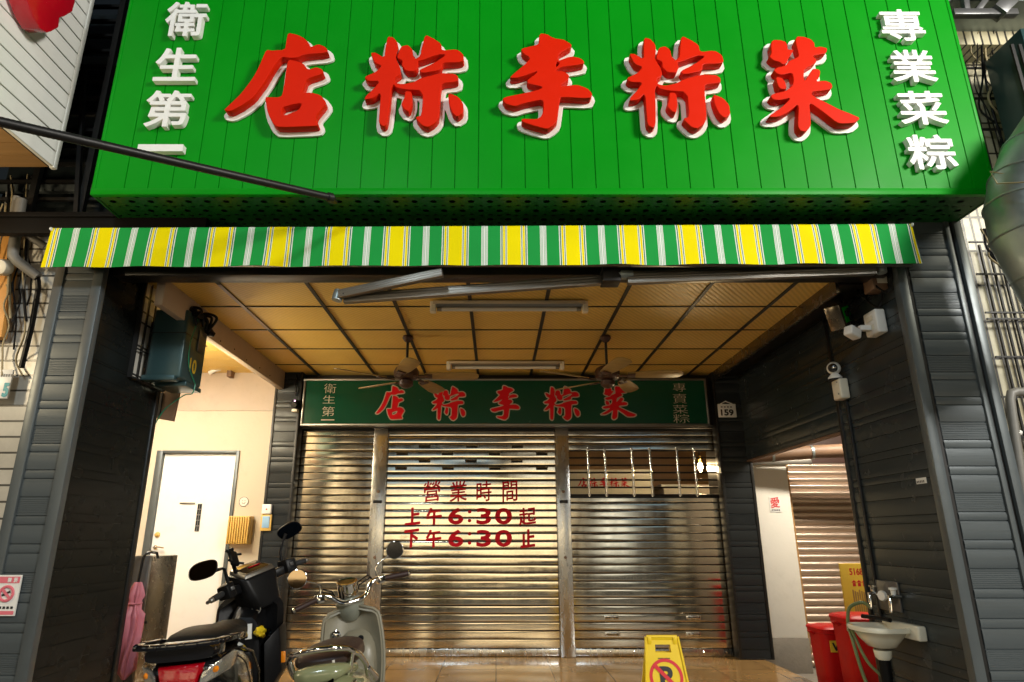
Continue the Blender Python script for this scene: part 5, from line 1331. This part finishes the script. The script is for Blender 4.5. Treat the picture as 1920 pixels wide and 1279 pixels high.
for p, q, w_ in (((1785, 26), (1905, 26), .05), ((1830, 24), (1862, -20), .04), ((1868, 26), (1912, -18), .10), ((1800, -10), (1920, -10), .05), ((1812, 26), (1806, -20), .04)):
    MB().bar(P(*p, 3.75), P(*q, 3.75), w_, w_).build('member', 'grey_satin', br_, .003)
MB().box(BX1+.02, 4.8, 3.8, 4.3, P(1850, 2, 3.8).z, P(1850, 2, 3.8).z+.04).build('tray', 'galvanised', br_)
random.seed(77)
for k in range(9):
    x0 = random.uniform(1800, 1850); pts = [P(x0+random.uniform(-6, 10), 20+random.uniform(-20, 20), 4.05)]
    yy = 50
    while yy < 320:
        pts.append(P(x0+(yy-20)*.22+random.uniform(-22, 24), yy, 4.15+random.uniform(-.08, .04))); yy += random.uniform(35, 60)
    c_ = thing('wall_cable', 'loose cable hanging over the cream tiles right of the billboard', 'cable', pts[-1], 'loose cables on the right house front')
    MB().spline(pts, random.choice((.004, .005, .008)), 6, 5).build('run', random.choice(['cable_tan', 'black_plastic', 'black_plastic']), c_, smooth=80)
for k in range(5):
    pts = [P(1835+random.uniform(0, 12), 430, 4.1), P(1842+random.uniform(0, 20), 460, 4.05), P(1858+random.uniform(-8, 20), 485, 4.08), P(1885+random.uniform(0, 30), 500+random.uniform(-15, 18), 4.15), P(1918, 515+random.uniform(-25, 25), 4.2)]
    c_ = thing('wall_cable', 'loose cable below the ventilation duct at the right edge', 'cable', pts[-1], 'loose cables under the duct')
    MB().spline(pts, .007, 6, 5).build('run', random.choice(['cable_tan', 'black_plastic', 'black_plastic']), c_, smooth=80)
# ------------------------------------------------------------------ scooters (local: x right, y forward, z up)
def steer(deg, py=.40, rake=16):
    ax = V((0, -math.sin(R(rake)), math.cos(R(rake)))); c = V((0, py, .80))
    return Matrix.Translation(c) @ Matrix.Rotation(R(deg), 4, ax) @ Matrix.Translation(-c)
def wheel(root, c, r, w_, M=None):
    mb = MB().torus(c, (1, 0, 0), r-w_/2, w_/2, 36, 10); mb.xform(M) if M else None
    wh = mb.build('wheel', 'rubber', root)
    mb = MB().lathe([(r-w_, -.03), (r-w_-.004, -.035), (r*.35, -.02), (.03, -.045), (.03, .045), (r*.35, .02), (r-w_-.004, .035), (r-w_, .03)], c, (1, 0, 0), 28); mb.xform(M) if M else None
    mb.build('rim', 'aluminium', wh)

# ---- cream retro scooter
def cream_scooter():
    s = thing('scooter', 'cream and sage green retro scooter with round mirrors, a brown seat and chrome rail', 'scooter')
    S = steer(30)
    wheel(s, (0, -.60, .21), .21, .09); wheel(s, (0, .62, .21), .21, .09, S)
    secs = [(-.88, 0, .60, .02, .03, 2), (-.87, 0, .60, .09, .07, 2.3), (-.82, 0, .585, .135, .115, 2.4), (-.70, 0, .55, .165, .150, 2.5), (-.52, 0, .50, .180, .170, 2.6), (-.32, 0, .49, .175, .170, 2.6), (-.16, 0, .48, .145, .165, 2.6), (-.08, 0, .46, .11, .15, 2.6)]
    MB().loft(secs, 32).build('body_shell', 'cream_paint', s, smooth=60)
    # raised tail hump with dark recess
    MB().loft([(-.88, 0, .715, .05, .02, 2.2), (-.865, 0, .715, .10, .035, 2.4), (-.77, 0, .715, .128, .032, 2.5), (-.60, 0, .69, .14, .04, 2.5)], 28).build('tail_hump', 'cream_paint', s, smooth=60)
    MB().lathe([(.046, -.012), (.05, 0), (.046, .006), (.03, .0)], (0, -.868, .695), (0, -1, .35), 24).xform(Matrix.Scale(1.35, 4, (1, 0, 0))).build('tail_badge', 'mirror_blue', s)
    tp = [V((.135*math.cos(t), -.72-.148*math.sin(t)*1.02, .635+.012*math.cos(2*t))) for t in [math.pi*i/20 for i in range(21)]]
    MB().tube(tp, .010, 10).build('chrome_trim', 'chrome', s, smooth=70)
    MB().loft([(-.875, 0, .485, .05, .035, 2.5), (-.865, 0, .485, .075, .05, 2.6), (-.82, 0, .485, .085, .055, 2.6)], 20).build('tail_light', 'red_lens', s, smooth=60)
    for x in (-1, 1):
        MB().lathe([(.03, 0), (.036, .02), (.03, .05), (.012, .062)], (x*.125, -.76, .50), (x*.5, -1, 0), 16).build('turn_signal', 'clear_lens', s)
    MB().loft([(-.76, 0, .745, .03, .01, 2.2), (-.75, 0, .748, .11, .022, 2.6), (-.66, 0, .748, .140, .04, 2.8), (-.50, 0, .74, .150, .055, 2.8), (-.36, 0, .735, .148, .055, 2.8), (-.22, 0, .728, .130, .055, 2.6), (-.10, 0, .72, .10, .05, 2.4), (-.06, 0, .715, .05, .03, 2.2)], 28).build('seat', 'brown_leather', s, smooth=60)
    for x in (-.035, .045): MB().box(x-.012, x+.012, -.758, -.751, .738, .754).build('seat_glint', 'white_plastic', s, .003)  # white chips modelled in place of two reflected dots on the seat's rear band
    rp_ = [(-.165, -.44, .62), (-.172, -.56, .69), (-.160, -.70, .755), (-.120, -.80, .80), (-.06, -.845, .815), (0, -.855, .818), (.06, -.845, .815), (.12, -.80, .80), (.160, -.70, .755), (.172, -.56, .69), (.165, -.44, .62)]
    rl_ = MB().tube(rp_, .0125, 12).build('grab_rail', 'chrome', s, smooth=80)
    MB().tube([(.175, -.52, .665), (.20, -.40, .60), (.19, -.34, .58)], .014, 10).build('rail_foot', 'chrome', rl_, smooth=70)
    for x in (-1, 1): MB().tube([(x*.14, -.76, .775), (x*.12, -.74, .70), (x*.10, -.70, .67)], .009, 8).build('rail_stay', 'chrome', rl_, smooth=70)
    mb = MB(); mb.lathe([(.02, -.02), (.055, 0), (.06, .16), (.052, .34), (.02, .38)], (.19, -.86, .36), (0, 1, -.18), 18); mb.build('exhaust', 'galvanised', s)
    MB().box(-.15, .15, -.10, .34, .27, .31).build('floorboard', 'beige_plastic', s, .02)
    def shield(u, v):
        z = .28+.60*v; hw = (.135+.05*math.sin(min(1, v*1.15)*math.pi*.75))*(1 if v < .88 else math.sqrt(max(.05, 1-((v-.88)/.125)**2)))
        x = (u-.5)*2; return V((x*hw, .33+.10*v-.085*x*x, z))
    MB().sheet(shield, 24, 24, .022).build('leg_shield', 'beige_plastic', s, smooth=60)
    ed = [shield(0, v/24) for v in range(25)]+[shield(u/24, 1) for u in range(1, 24)]+[shield(1, 1-v/24) for v in range(25)]
    MB().tube(ed, .010, 8).build('shield_edge', 'beige_plastic', s, smooth=70)
    MB().loft([(.24, .03, .52, .04, .06, 2.6), (.25, .03, .53, .095, .13, 2.8), (.30, .025, .55, .115, .17, 3), (.40, .02, .56, .12, .19, 3)], 24).build('glove_box', 'beige_plastic', s, smooth=60)
    MB().lathe([(.02, 0), (.026, .008), (.024, .02), (.01, .024)], (-.095, .335, .735), (0, -1, .1), 18).build('ignition', 'chrome', s)
    MB().lathe([(.014, 0), (.018, .012), (.012, .022)], (.055, .285, .70), (0, -1, .2), 14).build('hook', 'black_plastic', s)
    MB().lathe([(.016, 0), (.019, .01), (.014, .03), (.006, .034)], (-.01, .25, .625), (0, -1, .3), 14).build('bag_hook', 'black_plastic', s)
    MB().loft([(.34, 0, .45, .06, .05, 2.4), (.42, 0, .50, .10, .08, 2.4), (.58, 0, .47, .115, .075, 2.4), (.76, 0, .38, .09, .05, 2.2), (.82, 0, .33, .03, .02, 2)], 20).xform(S).build('fender', 'cream_paint', s, smooth=60)
    for x in (-.07, .07): MB().tube([(x, .62, .21), (x, .50, .50)], .018, 8).xform(S).build('fork_leg', 'chrome', s)
    # head set
    MB().lathe([(.050, -.10), (.075, -.06), (.088, -.02), (.085, .01), (.06, .03), (.03, .034)], (0, .40, .905), (0, -.25, 1), 28).xform(S).build('head_cowl', 'dark_cream', s)
    hp = [(-.335, .30, .975), (-.22, .335, .985), (-.165, .345, .990), (-.125, .34, .965), (-.085, .325, .925), (-.04, .315, .912), (.04, .315, .912), (.085, .325, .925), (.125, .34, .965), (.165, .345, .990), (.22, .335, .985), (.335, .30, .975)]
    MB().spline(hp, .0155, 12, 5).xform(S).build('handlebar', 'chrome', s, smooth=80)
    sp_ = MB().lathe([(.045, 0), (.058, .01), (.062, .05), (.060, .085), (.064, .09), (.064, .10), (.052, .104)], (0, .41, .938), (0, -.32, 1), 28).xform(S).build('speedometer', 'chrome', s)
    MB().lathe([(.052, .1035), (.052, .1045), (.02, .108), (.002, .1085)], (0, .41, .938), (0, -.32, 1), 24).xform(S).build('dial_glass', 'black_gloss', sp_)
    for x in (-1, 1):
        g = MB().tube([(x*.235, .328, .984), (x*.31, .306, .977), (x*.375, .287, .971)], [.017, .0185, .017], 12).xform(S).build('grip', 'brown_leather', s)
        MB().lathe([(.016, 0), (.018, .006), (.010, .014)], (x*.378, .286, .971), (x, -.28, -.1), 12).xform(S).build('bar_end', 'chrome', g)
        MB().box(x*.205-.026, x*.205+.026, .305, .365, .958, 1.012).xform(S).build('switch_housing', 'chrome', s, .012, 3)
        MB().tube([(x*.20, .36, .985), (x*.27, .365, .975), (x*.36, .335, .962)], [.009, .008, .010], 8).xform(S).build('brake_lever', 'chrome', s)
        m_ = MB().tube([(x*.19, .34, 1.01), (x*.185, .34, 1.06), (x*.215, .335, 1.085), (x*.285, .315, 1.115)], .0065, 8).xform(S).build('mirror', 'chrome', s, smooth=80)
        c = V((x*.325, .295, 1.135)); d = V((-.42 if x < 0 else -.55, -.9, .02)).normalized()
        MB().lathe([(.02, -.024), (.045, -.016), (.056, 0), (.057, .008), (.053, .010)], c, d, 28).xform(S).build('mirror_shell', 'chrome', m_)
        MB().lathe([(.053, .0090), (.053, .0105), (.002, .0106)], c, d, 28).xform(S).build('mirror_glass', 'mirror_glass' if x < 0 else 'black_gloss', m_)
    for k, (x, z) in enumerate(((.19, .0), (.18, .02), (-.19, .0), (-.18, .015))):
        MB().tube([(x, .36, .975), (x*.85, .40, 1.01+z), (x*.5, .43, .985+z), (x*.25, .44, .90)], .0045, 6).xform(S).build('control_cable', 'black_plastic', s, smooth=80)
    MB().tube([(-.06, -.30, .22), (-.12, -.22, .08), (-.20, -.20, .01)], .010, 8).build('side_stand', 'black_metal', s)
    MB().box(-.09, .09, -.62, -.10, .22, .36).build('engine', 'black_metal', s, .03)
    return s
cs = cream_scooter()
cs.location = (-.715, 3.74, -.058); cs.rotation_euler = (0, R(-7), R(5)); cs.scale = (.94, .94, .94)

# ---- black scooter
def black_scooter():
    s = thing('scooter', 'black sporty scooter with a red tail light and phone holder on the bars', 'scooter')
    S = steer(54)
    wheel(s, (0, -.60, .22), .22, .10); wheel(s, (0, .62, .22), .22, .10, S)
    MB().loft([(-.80, 0, .66, .10, .03, 3), (-.78, 0, .65, .14, .055, 3), (-.66, 0, .62, .165, .10, 3), (-.48, 0, .57, .175, .15, 3), (-.28, 0, .52, .170, .19, 3), (-.12, 0, .46, .14, .19, 3), (-.06, 0, .42, .10, .16, 3)], 28).build('body_shell', 'black_gloss', s, smooth=45)
    MB().rings([[V(p) for p in r] for r in (
        [(-.085, -.835, .685), (.085, -.835, .685), (.062, -.845, .585), (-.062, -.845, .585)],
        [(-.095, -.80, .69), (.095, -.80, .69), (.07, -.80, .57), (-.07, -.80, .57)],
        [(-.095, -.70, .69), (.095, -.70, .69), (.07, -.70, .57), (-.07, -.70, .57)])]).build('tail_light', 'red_lens', s, .006, smooth=30)
    for x in (-1, 1):
        MB().rings([[V((x*a, b_, c)) for a, b_, c in r] for r in (
            [(.095, -.835, .655), (.165, -.79, .70), (.150, -.79, .63), (.080, -.84, .60)],
            [(.105, -.79, .66), (.185, -.70, .715), (.175, -.70, .64), (.10, -.79, .60)],
            [(.12, -.70, .665), (.180, -.60, .70), (.175, -.60, .65), (.12, -.70, .62)])]).build('turn_signal', 'clear_lens', s, .005, smooth=30)
        MB().lathe([(.012, 0), (.014, .03), (.004, .04)], (x*.13, -.775, .655), (x*.4, -1, .2), 10).build('bulb', 'amber_lens', s)
    MB().loft([(-.80, 0, .555, .05, .02, 3), (-.78, 0, .53, .07, .05, 3), (-.70, 0, .48, .08, .07, 3)], 18).build('tail_fender', 'black_plastic', s, smooth=40)
    # seat, stepped
    MB().loft([(-.70, 0, .755, .08, .012, 2.6), (-.68, 0, .758, .12, .028, 2.8), (-.58, 0, .765, .140, .036, 3), (-.44, 0, .768, .142, .040, 3), (-.36, 0, .752, .138, .042, 3), (-.22, 0, .738, .125, .045, 3), (-.10, 0, .745, .095, .045, 2.8), (-.02, 0, .745, .055, .035, 2.4)], 28).build('seat', 'seat_black', s, smooth=55)
    # wide grab rail: flat glossy handles around the tail
    gp = [(-.155, -.42, .735), (-.185, -.58, .765), (-.190, -.74, .775), (-.165, -.845, .775), (-.08, -.86, .772), (0, -.862, .771), (.08, -.86, .772), (.165, -.845, .775), (.190, -.74, .775), (.185, -.58, .765), (.155, -.42, .735)]
    gr_ = MB()
    for p, q in zip(gp, gp[1:]): gr_.bar(p, V(q)+(V(q)-V(p)).normalized()*.004, .042, .024)
    g_ = gr_.build('grab_rail', 'black_gloss', s, .006)
    MB().loft([(-.835, 0, .735, .14, .028, 4), (-.80, 0, .735, .155, .035, 4), (-.70, 0, .735, .15, .04, 4)], 22).build('rail_bridge', 'black_gloss', g_, smooth=40)
    MB().tube([(.165, -.50, .70), (.19, -.38, .66), (.19, -.24, .55), (.175, -.16, .42)], .006, 8).build('strip', 'bronze_panel', s, smooth=70)
    MB().box(-.15, .15, -.10, .30, .26, .31).build('floorboard', 'black_plastic', s, .015)
    # inner leg shield with pockets
    def shield(u, v):
        z = .29+.63*v; hw = (.15+.045*math.sin(v*math.pi*.7))*(1 if v < .82 else 1-.55*((v-.82)/.18)**1.5)
        x = (u-.5)*2; return V((x*hw, .30+.13*v-.07*x*x, z))
    MB().sheet(shield, 20, 24, .05).build('leg_shield', 'black_plastic', s, smooth=50)
    MB().loft([(.16, 0, .56, .06, .14, 3.5), (.18, 0, .57, .09, .20, 3.5), (.30, 0, .60, .10, .24, 3.5), (.40, 0, .62, .10, .25, 3.5)], 20).build('centre_console', 'black_plastic', s, smooth=40)
    em = MB().torus((.055, .245, .80), (0, -1, .18), .024, .003, 24, 6).build('emblem_ring', 'aluminium', s)
    mb = MB()
    for k in range(3):
        t = R(90+120*k); mb.bar((.055, .243, .80), (.055+.022*math.cos(t), .243, .80+.022*math.sin(t)), .004, .005)
    mb.build('emblem', 'aluminium', em)
    MB().box(-.11, -.075, .225, .24, .60, .69).xform(Matrix.Translation((0, -.02, 0))).build('warning_label', 'white_plastic', s) if False else MB().box(.02, .055, .150, .158, .655, .735).build('warning_label', 'white_plastic', s)
    MB().rings([[V(p) for p in r] for r in ([(.115, .18, .62), (.19, .24, .70), (.20, .26, .46), (.12, .20, .34)], [(.13, .30, .64), (.21, .34, .72), (.215, .36, .46), (.14, .32, .34)])]).build('side_panel', 'black_plastic', s, .008, smooth=30)
    MB().box(.198, .222, .25, .275, .50, .56).build('side_reflector', 'amber_lens', s, .004)
    MB().rings([[V(p) for p in r] for r in ([(-.115, .18, .62), (-.19, .24, .70), (-.20, .26, .46), (-.12, .20, .34)], [(-.13, .30, .64), (-.21, .34, .72), (-.215, .36, .46), (-.14, .32, .34)])]).build('side_panel', 'black_plastic', s, .008, smooth=30)
    MB().loft([(.36, 0, .55, .10, .10, 2.6), (.48, 0, .62, .15, .16, 2.8), (.60, 0, .60, .13, .12, 2.6), (.70, 0, .52, .06, .05, 2.4)], 22).build('cowl', 'black_gloss', s, smooth=45)
    MB().loft([(.36, 0, .42, .05, .04, 2.4), (.50, 0, .47, .08, .05, 2.4), (.70, 0, .42, .08, .05, 2.4), (.84, 0, .33, .05, .03, 2.2)], 18).xform(S).build('fender', 'black_gloss', s, smooth=50)
    for x in (-.07, .07): MB().tube([(x, .62, .22), (x, .47, .58)], .018, 8).xform(S).build('fork_leg', 'grey_satin', s)
    # handlebar cowl
    MB().rings([[V(p) for p in r] for r in (
        [(-.065, .235, .80), (.065, .235, .80), (.105, .26, .985), (-.105, .26, .985)],
        [(-.095, .26, .79), (.095, .26, .79), (.135, .285, 1.00), (-.135, .285, 1.00)],
        [(-.11, .36, .80), (.11, .36, .80), (.125, .40, 1.035), (-.125, .40, 1.035)],
        [(-.07, .47, .88), (.07, .47, .88), (.085, .47, 1.02), (-.085, .47, 1.02)])]).xform(S).build('handlebar_cowl', 'black_plastic', s, .012, smooth=35)
    MB().rings([[V(p) for p in r] for r in ([(-.115, .262, .988), (.115, .262, .988), (.10, .268, 1.014), (-.10, .268, 1.014)], [(-.11, .40, 1.034), (.11, .40, 1.034), (.10, .40, 1.060), (-.10, .40, 1.060)])]).xform(S).build('dash_rim', 'aluminium', s, .006, smooth=35)
    da = MB().rings([[V(p) for p in r] for r in ([(-.085, .275, 1.0155), (.085, .275, 1.0155), (.085, .277, 1.018), (-.085, .277, 1.018)], [(-.08, .38, 1.056), (.08, .38, 1.056), (.08, .38, 1.066), (-.08, .38, 1.066)])]).xform(S).build('dash_glass', 'black_gloss', s, .002)
    MB().box(-.03, .05, .315, .33, 1.040, 1.046).xform(S).build('warning_light', 'red_lens', da)
    for x in (-1, 1):
        MB().bar((x*.12, .33, .945), (x*.24, .30, .955), .055, .055).xform(S).build('bar_arm', 'black_plastic', s, .012)
        MB().rings([[V((x*a, b_, c)) for a, b_, c in r] for r in ([(.19, .25, .925), (.255, .235, .925), (.26, .24, 1.005), (.195, .26, 1.015)], [(.19, .35, .92), (.255, .34, .92), (.26, .335, .995), (.195, .345, 1.01)])]).xform(S).build('switch_housing', 'black_plastic', s, .010, smooth=35)
        mb = MB()
        mb.box(x*.222-.012, x*.222+.012, .238, .246, .965, .985); mb.xform(S).build('switch', 'grey_satin', s, .003)
        g = MB().tube([(x*.262, .285, .962), (x*.30, .272, .960), (x*.345, .26, .957)], [.0165, .0185, .0175], 12).xform(S).build('grip', 'rubber', s)
        MB().lathe([(.016, 0), (.017, .012), (.010, .022)], (x*.348, .259, .957), (x, -.27, -.04), 12).xform(S).build('bar_end', 'aluminium', g)
        MB().tube([(x*.22, .345, .96), (x*.28, .345, .955), (x*.335, .32, .948), (x*.345, .31, .945)], [.010, .0085, .008, .011], 8).xform(S).build('brake_lever', 'aluminium', s)
        if x < 0: st, c, gl = [(x*.20, .30, 1.01), (x*.205, .30, 1.085), (x*.22, .295, 1.095), (x*.29, .28, 1.10)], V((x*.36, .262, 1.125)), 'mirror_glass'
        else: st, c, gl = [(x*.20, .30, 1.01), (x*.205, .30, 1.06), (x*.235, .29, 1.12), (x*.265, .28, 1.16)], V((x*.285, .262, 1.175)), 'mirror_blue'
        m_ = MB().tube(st, [.011, .009, .007, .012], 8).xform(S).build('mirror', 'black_plastic', s, smooth=70)
        tilt = Matrix.Translation(c) @ Matrix.Rotation(R(12 if x < 0 else -38), 4, 'Y') @ Matrix.Rotation(R(-46 if x < 0 else -52), 4, 'Z') @ Matrix.Rotation(R(-8), 4, 'X')
        def ringm(y, k, sx=.076, sz=.049): return [V((k*sx*math.copysign(abs(math.cos(t))**.75, math.cos(t)), y, k*sz*math.copysign(abs(math.sin(t))**.75, math.sin(t))-.012*k*x*math.cos(t))) for t in [2*math.pi*i/32 for i in range(32)]]
        MB().rings([ringm(.035, .45), ringm(.026, .75), ringm(.008, .97), ringm(-.006, 1.0), ringm(-.008, .94)]).xform(S @ tilt).build('mirror_shell', 'black_plastic', m_, smooth=60)
        MB().rings([ringm(-.0075, .93), ringm(-.0095, .93), ringm(-.0097, .02)]).xform(S @ tilt).build('mirror_glass', gl, m_)
    # phone holder
    ph = MB().tube([(-.10, .35, 1.04), (-.115, .335, 1.10)], .012, 8).xform(S).build('phone_holder', 'black_plastic', s)
    M = Matrix.Translation((-.115, .32, 1.125)) @ Matrix.Rotation(R(28), 4, 'Y') @ Matrix.Rotation(R(-35), 4, 'X')
    MB().box(-.026, .026, -.012, .012, -.052, .052, M).xform(S).build('cradle', 'black_plastic', ph, .006)
    for sx in (-1, 1):
        for sz in (-.032, .032): MB().bar(M @ V((sx*.022, -.004, sz)), M @ V((sx*.055, -.012, sz*1.2)), .011, .014).xform(S).build('claw', 'black_plastic', ph, .003)
    MB().lathe([(.012, 0), (.015, .01), (.008, .02)], M @ V((0, 0, .06)), (M.to_3x3() @ V((0, 0, 1))), 12).xform(S).build('knob', 'black_plastic', ph)
    MB().lathe([(.016, 0), (.020, .01), (.012, .02)], (-.01, .157, .70), (0, -1, .2), 14).build('ignition', 'black_gloss', s)
    MB().tube([(-.08, -.30, .24), (-.14, -.22, .10), (-.22, -.20, .01)], .011, 8).build('side_stand', 'black_metal', s)
    MB().box(-.10, .10, -.66, -.10, .20, .36).build('engine', 'black_metal', s, .03)
    return s
ks = black_scooter()
ks.location = (-1.375, 3.85, -.058); ks.rotation_euler = (0, R(-4.5), R(6))
bpy.context.view_layer.update()
a = ks.matrix_world @ V((.105, .155, .685))
pk = thing('yellow_packet', 'crumpled yellow and blue packet stuffed in the front pocket of the black scooter', 'packet', a)
random.seed(8)
mb = MB().loft([(-.03, 0, 0, .012, .014, 2), (-.015, 0, .003, .034, .026, 2), (.01, 0, 0, .036, .028, 2), (.03, 0, 0, .02, .016, 2)], 14)
for v in mb.bm.verts: v.co += V((random.uniform(-.006, .006), random.uniform(-.006, .006), random.uniform(-.006, .006)))
mb.xform(Matrix.Translation(a)).build('yellow_wrap', 'yellow_plastic', pk, smooth=20)
MB().loft([(-.02, .04, -.004, .01, .012, 2), (0, .042, -.002, .022, .022, 2), (.02, .04, 0, .014, .014, 2)], 12).xform(Matrix.Translation(a)).build('blue_wrap', 'mirror_blue', pk, smooth=30)
# ------------------------------------------------------------------ the other side of the street (mirrored in the steel shutters)
mat('lit_shop', (.6, .5, .35), .5, emit=(1., .80, .50), estr=2.6)
mat('lit_shop_pale', (.6, .6, .55), .5, emit=(.95, .95, .85), estr=1.7)
mat('lit_sign', (.3, .5, .6), .5, emit=(.45, .70, .95), estr=1.0)
op = thing('opposite_building', 'shop row with lit windows across the street', 'building', (0, -12, -.25))
MB().box(-26, 26, -12.6, -12.05, -.25, 11).build('wall', 'rust_brown', op)
for x0, x1, z0, z1, m in ((-4.6, -1.6, .1, 2.9, 'lit_shop'), (-1.3, 1.0, .1, 3.0, 'lit_shop'), (1.2, 2.6, .3, 3.0, 'lit_shop'), (4.0, 5.2, .2, 2.8, 'lit_shop_pale'), (-9.4, -6.2, .1, 2.9, 'lit_shop'), (7.6, 10.5, .1, 2.9, 'lit_shop'), (-15, -12, .1, 2.8, 'lit_shop_pale'), (12, 15.5, .1, 2.8, 'lit_shop')):
    MB().box(x0, x1, -12.049, -12.0, z0, z1).build('window', m, op)
for x0, x1, z0, z1, m in ((-4.8, -.2, 3.15, 4.0, 'lit_sign'), (.9, 3.0, 3.3, 4.1, 'lit_shop_pale'), (-9.4, -6, 3.2, 4, 'lit_shop'), (5, 9, 3.3, 4.1, 'lit_sign')):
    MB().box(x0, x1, -12.049, -11.8, z0, z1).build('sign_box', m, op)
# ------------------------------------------------------------------ light
w = bpy.data.worlds.new('World'); SC.world = w; w.use_nodes = True
N = w.node_tree.nodes; L = w.node_tree.links
sky = N.new('ShaderNodeTexSky'); sky.sky_type = 'NISHITA'; sky.sun_disc = False; sky.sun_elevation = R(1.0); sky.sun_rotation = R(200)
L.new(sky.outputs[0], N['Background'].inputs['Color']); N['Background'].inputs['Strength'].default_value = .05; N['Background'].inputs['Strength'].default_value = .022
def lamp(name, kind, loc, power, col, target=None, size=.5, size_y=None, spread=None):
    l = bpy.data.lights.new(name, kind); l.energy = power; l.color = col
    if kind == 'AREA':
        l.size = size
        if size_y: l.shape = 'RECTANGLE'; l.size_y = size_y
        if spread: l.spread = R(spread)
    elif kind in ('POINT', 'SPOT'): l.shadow_soft_size = size
    o = bpy.data.objects.new(name, l); COL.objects.link(o); o.location = loc
    if target is not None: o.rotation_euler = (V(target)-V(loc)).to_track_quat('-Z', 'Y').to_euler()
    return o
lamp('street_side_light', 'AREA', (6.2, -2.0, 5.3), 740, (1., .97, .90), (0, 4, 2.6), 1.5)
lamp('street_side_light', 'AREA', (-2.0, -3.6, 5.8), 190, (.78, .92, 1.), (0, 4, 2.6), .7)  # cool fill light added from the left, not a lamp of the street
lamp('arcade_light', 'AREA', (-3.7, 5.7, 2.90), 85, (1., .92, .78), (-3.5, 5.9, 0), 1.2, .15)
lamp('canopy_lamp', 'POINT', (-4.3, 2.7, 2.6), 90, (1., .80, .50), None, .12)
lamp('canopy_lamp', 'POINT', (5.2, 2.3, 4.3), 110, (1., .93, .72), None, .15)
lamp('wall_lamp_light', 'POINT', a_lamp, 26, (1., .74, .40), None, .03)
lamp('arcade_light', 'POINT', (-2.95, 5.5, 2.45), 92, (1., .84, .56), None, .10)  # added to brighten the ceiling, hidden behind the electrical cabinet; no lamp hangs here
lamp('arcade_light', 'AREA', (3.9, 6.1, 2.75), 105, (1., .90, .74), (3.9, 6.1, 0), 1.2, .15)
vs = SC.view_settings; vs.view_transform = 'Standard'; vs.look = 'None'; vs.exposure = 0; vs.gamma = 1
SC.display_settings.display_device = 'sRGB'
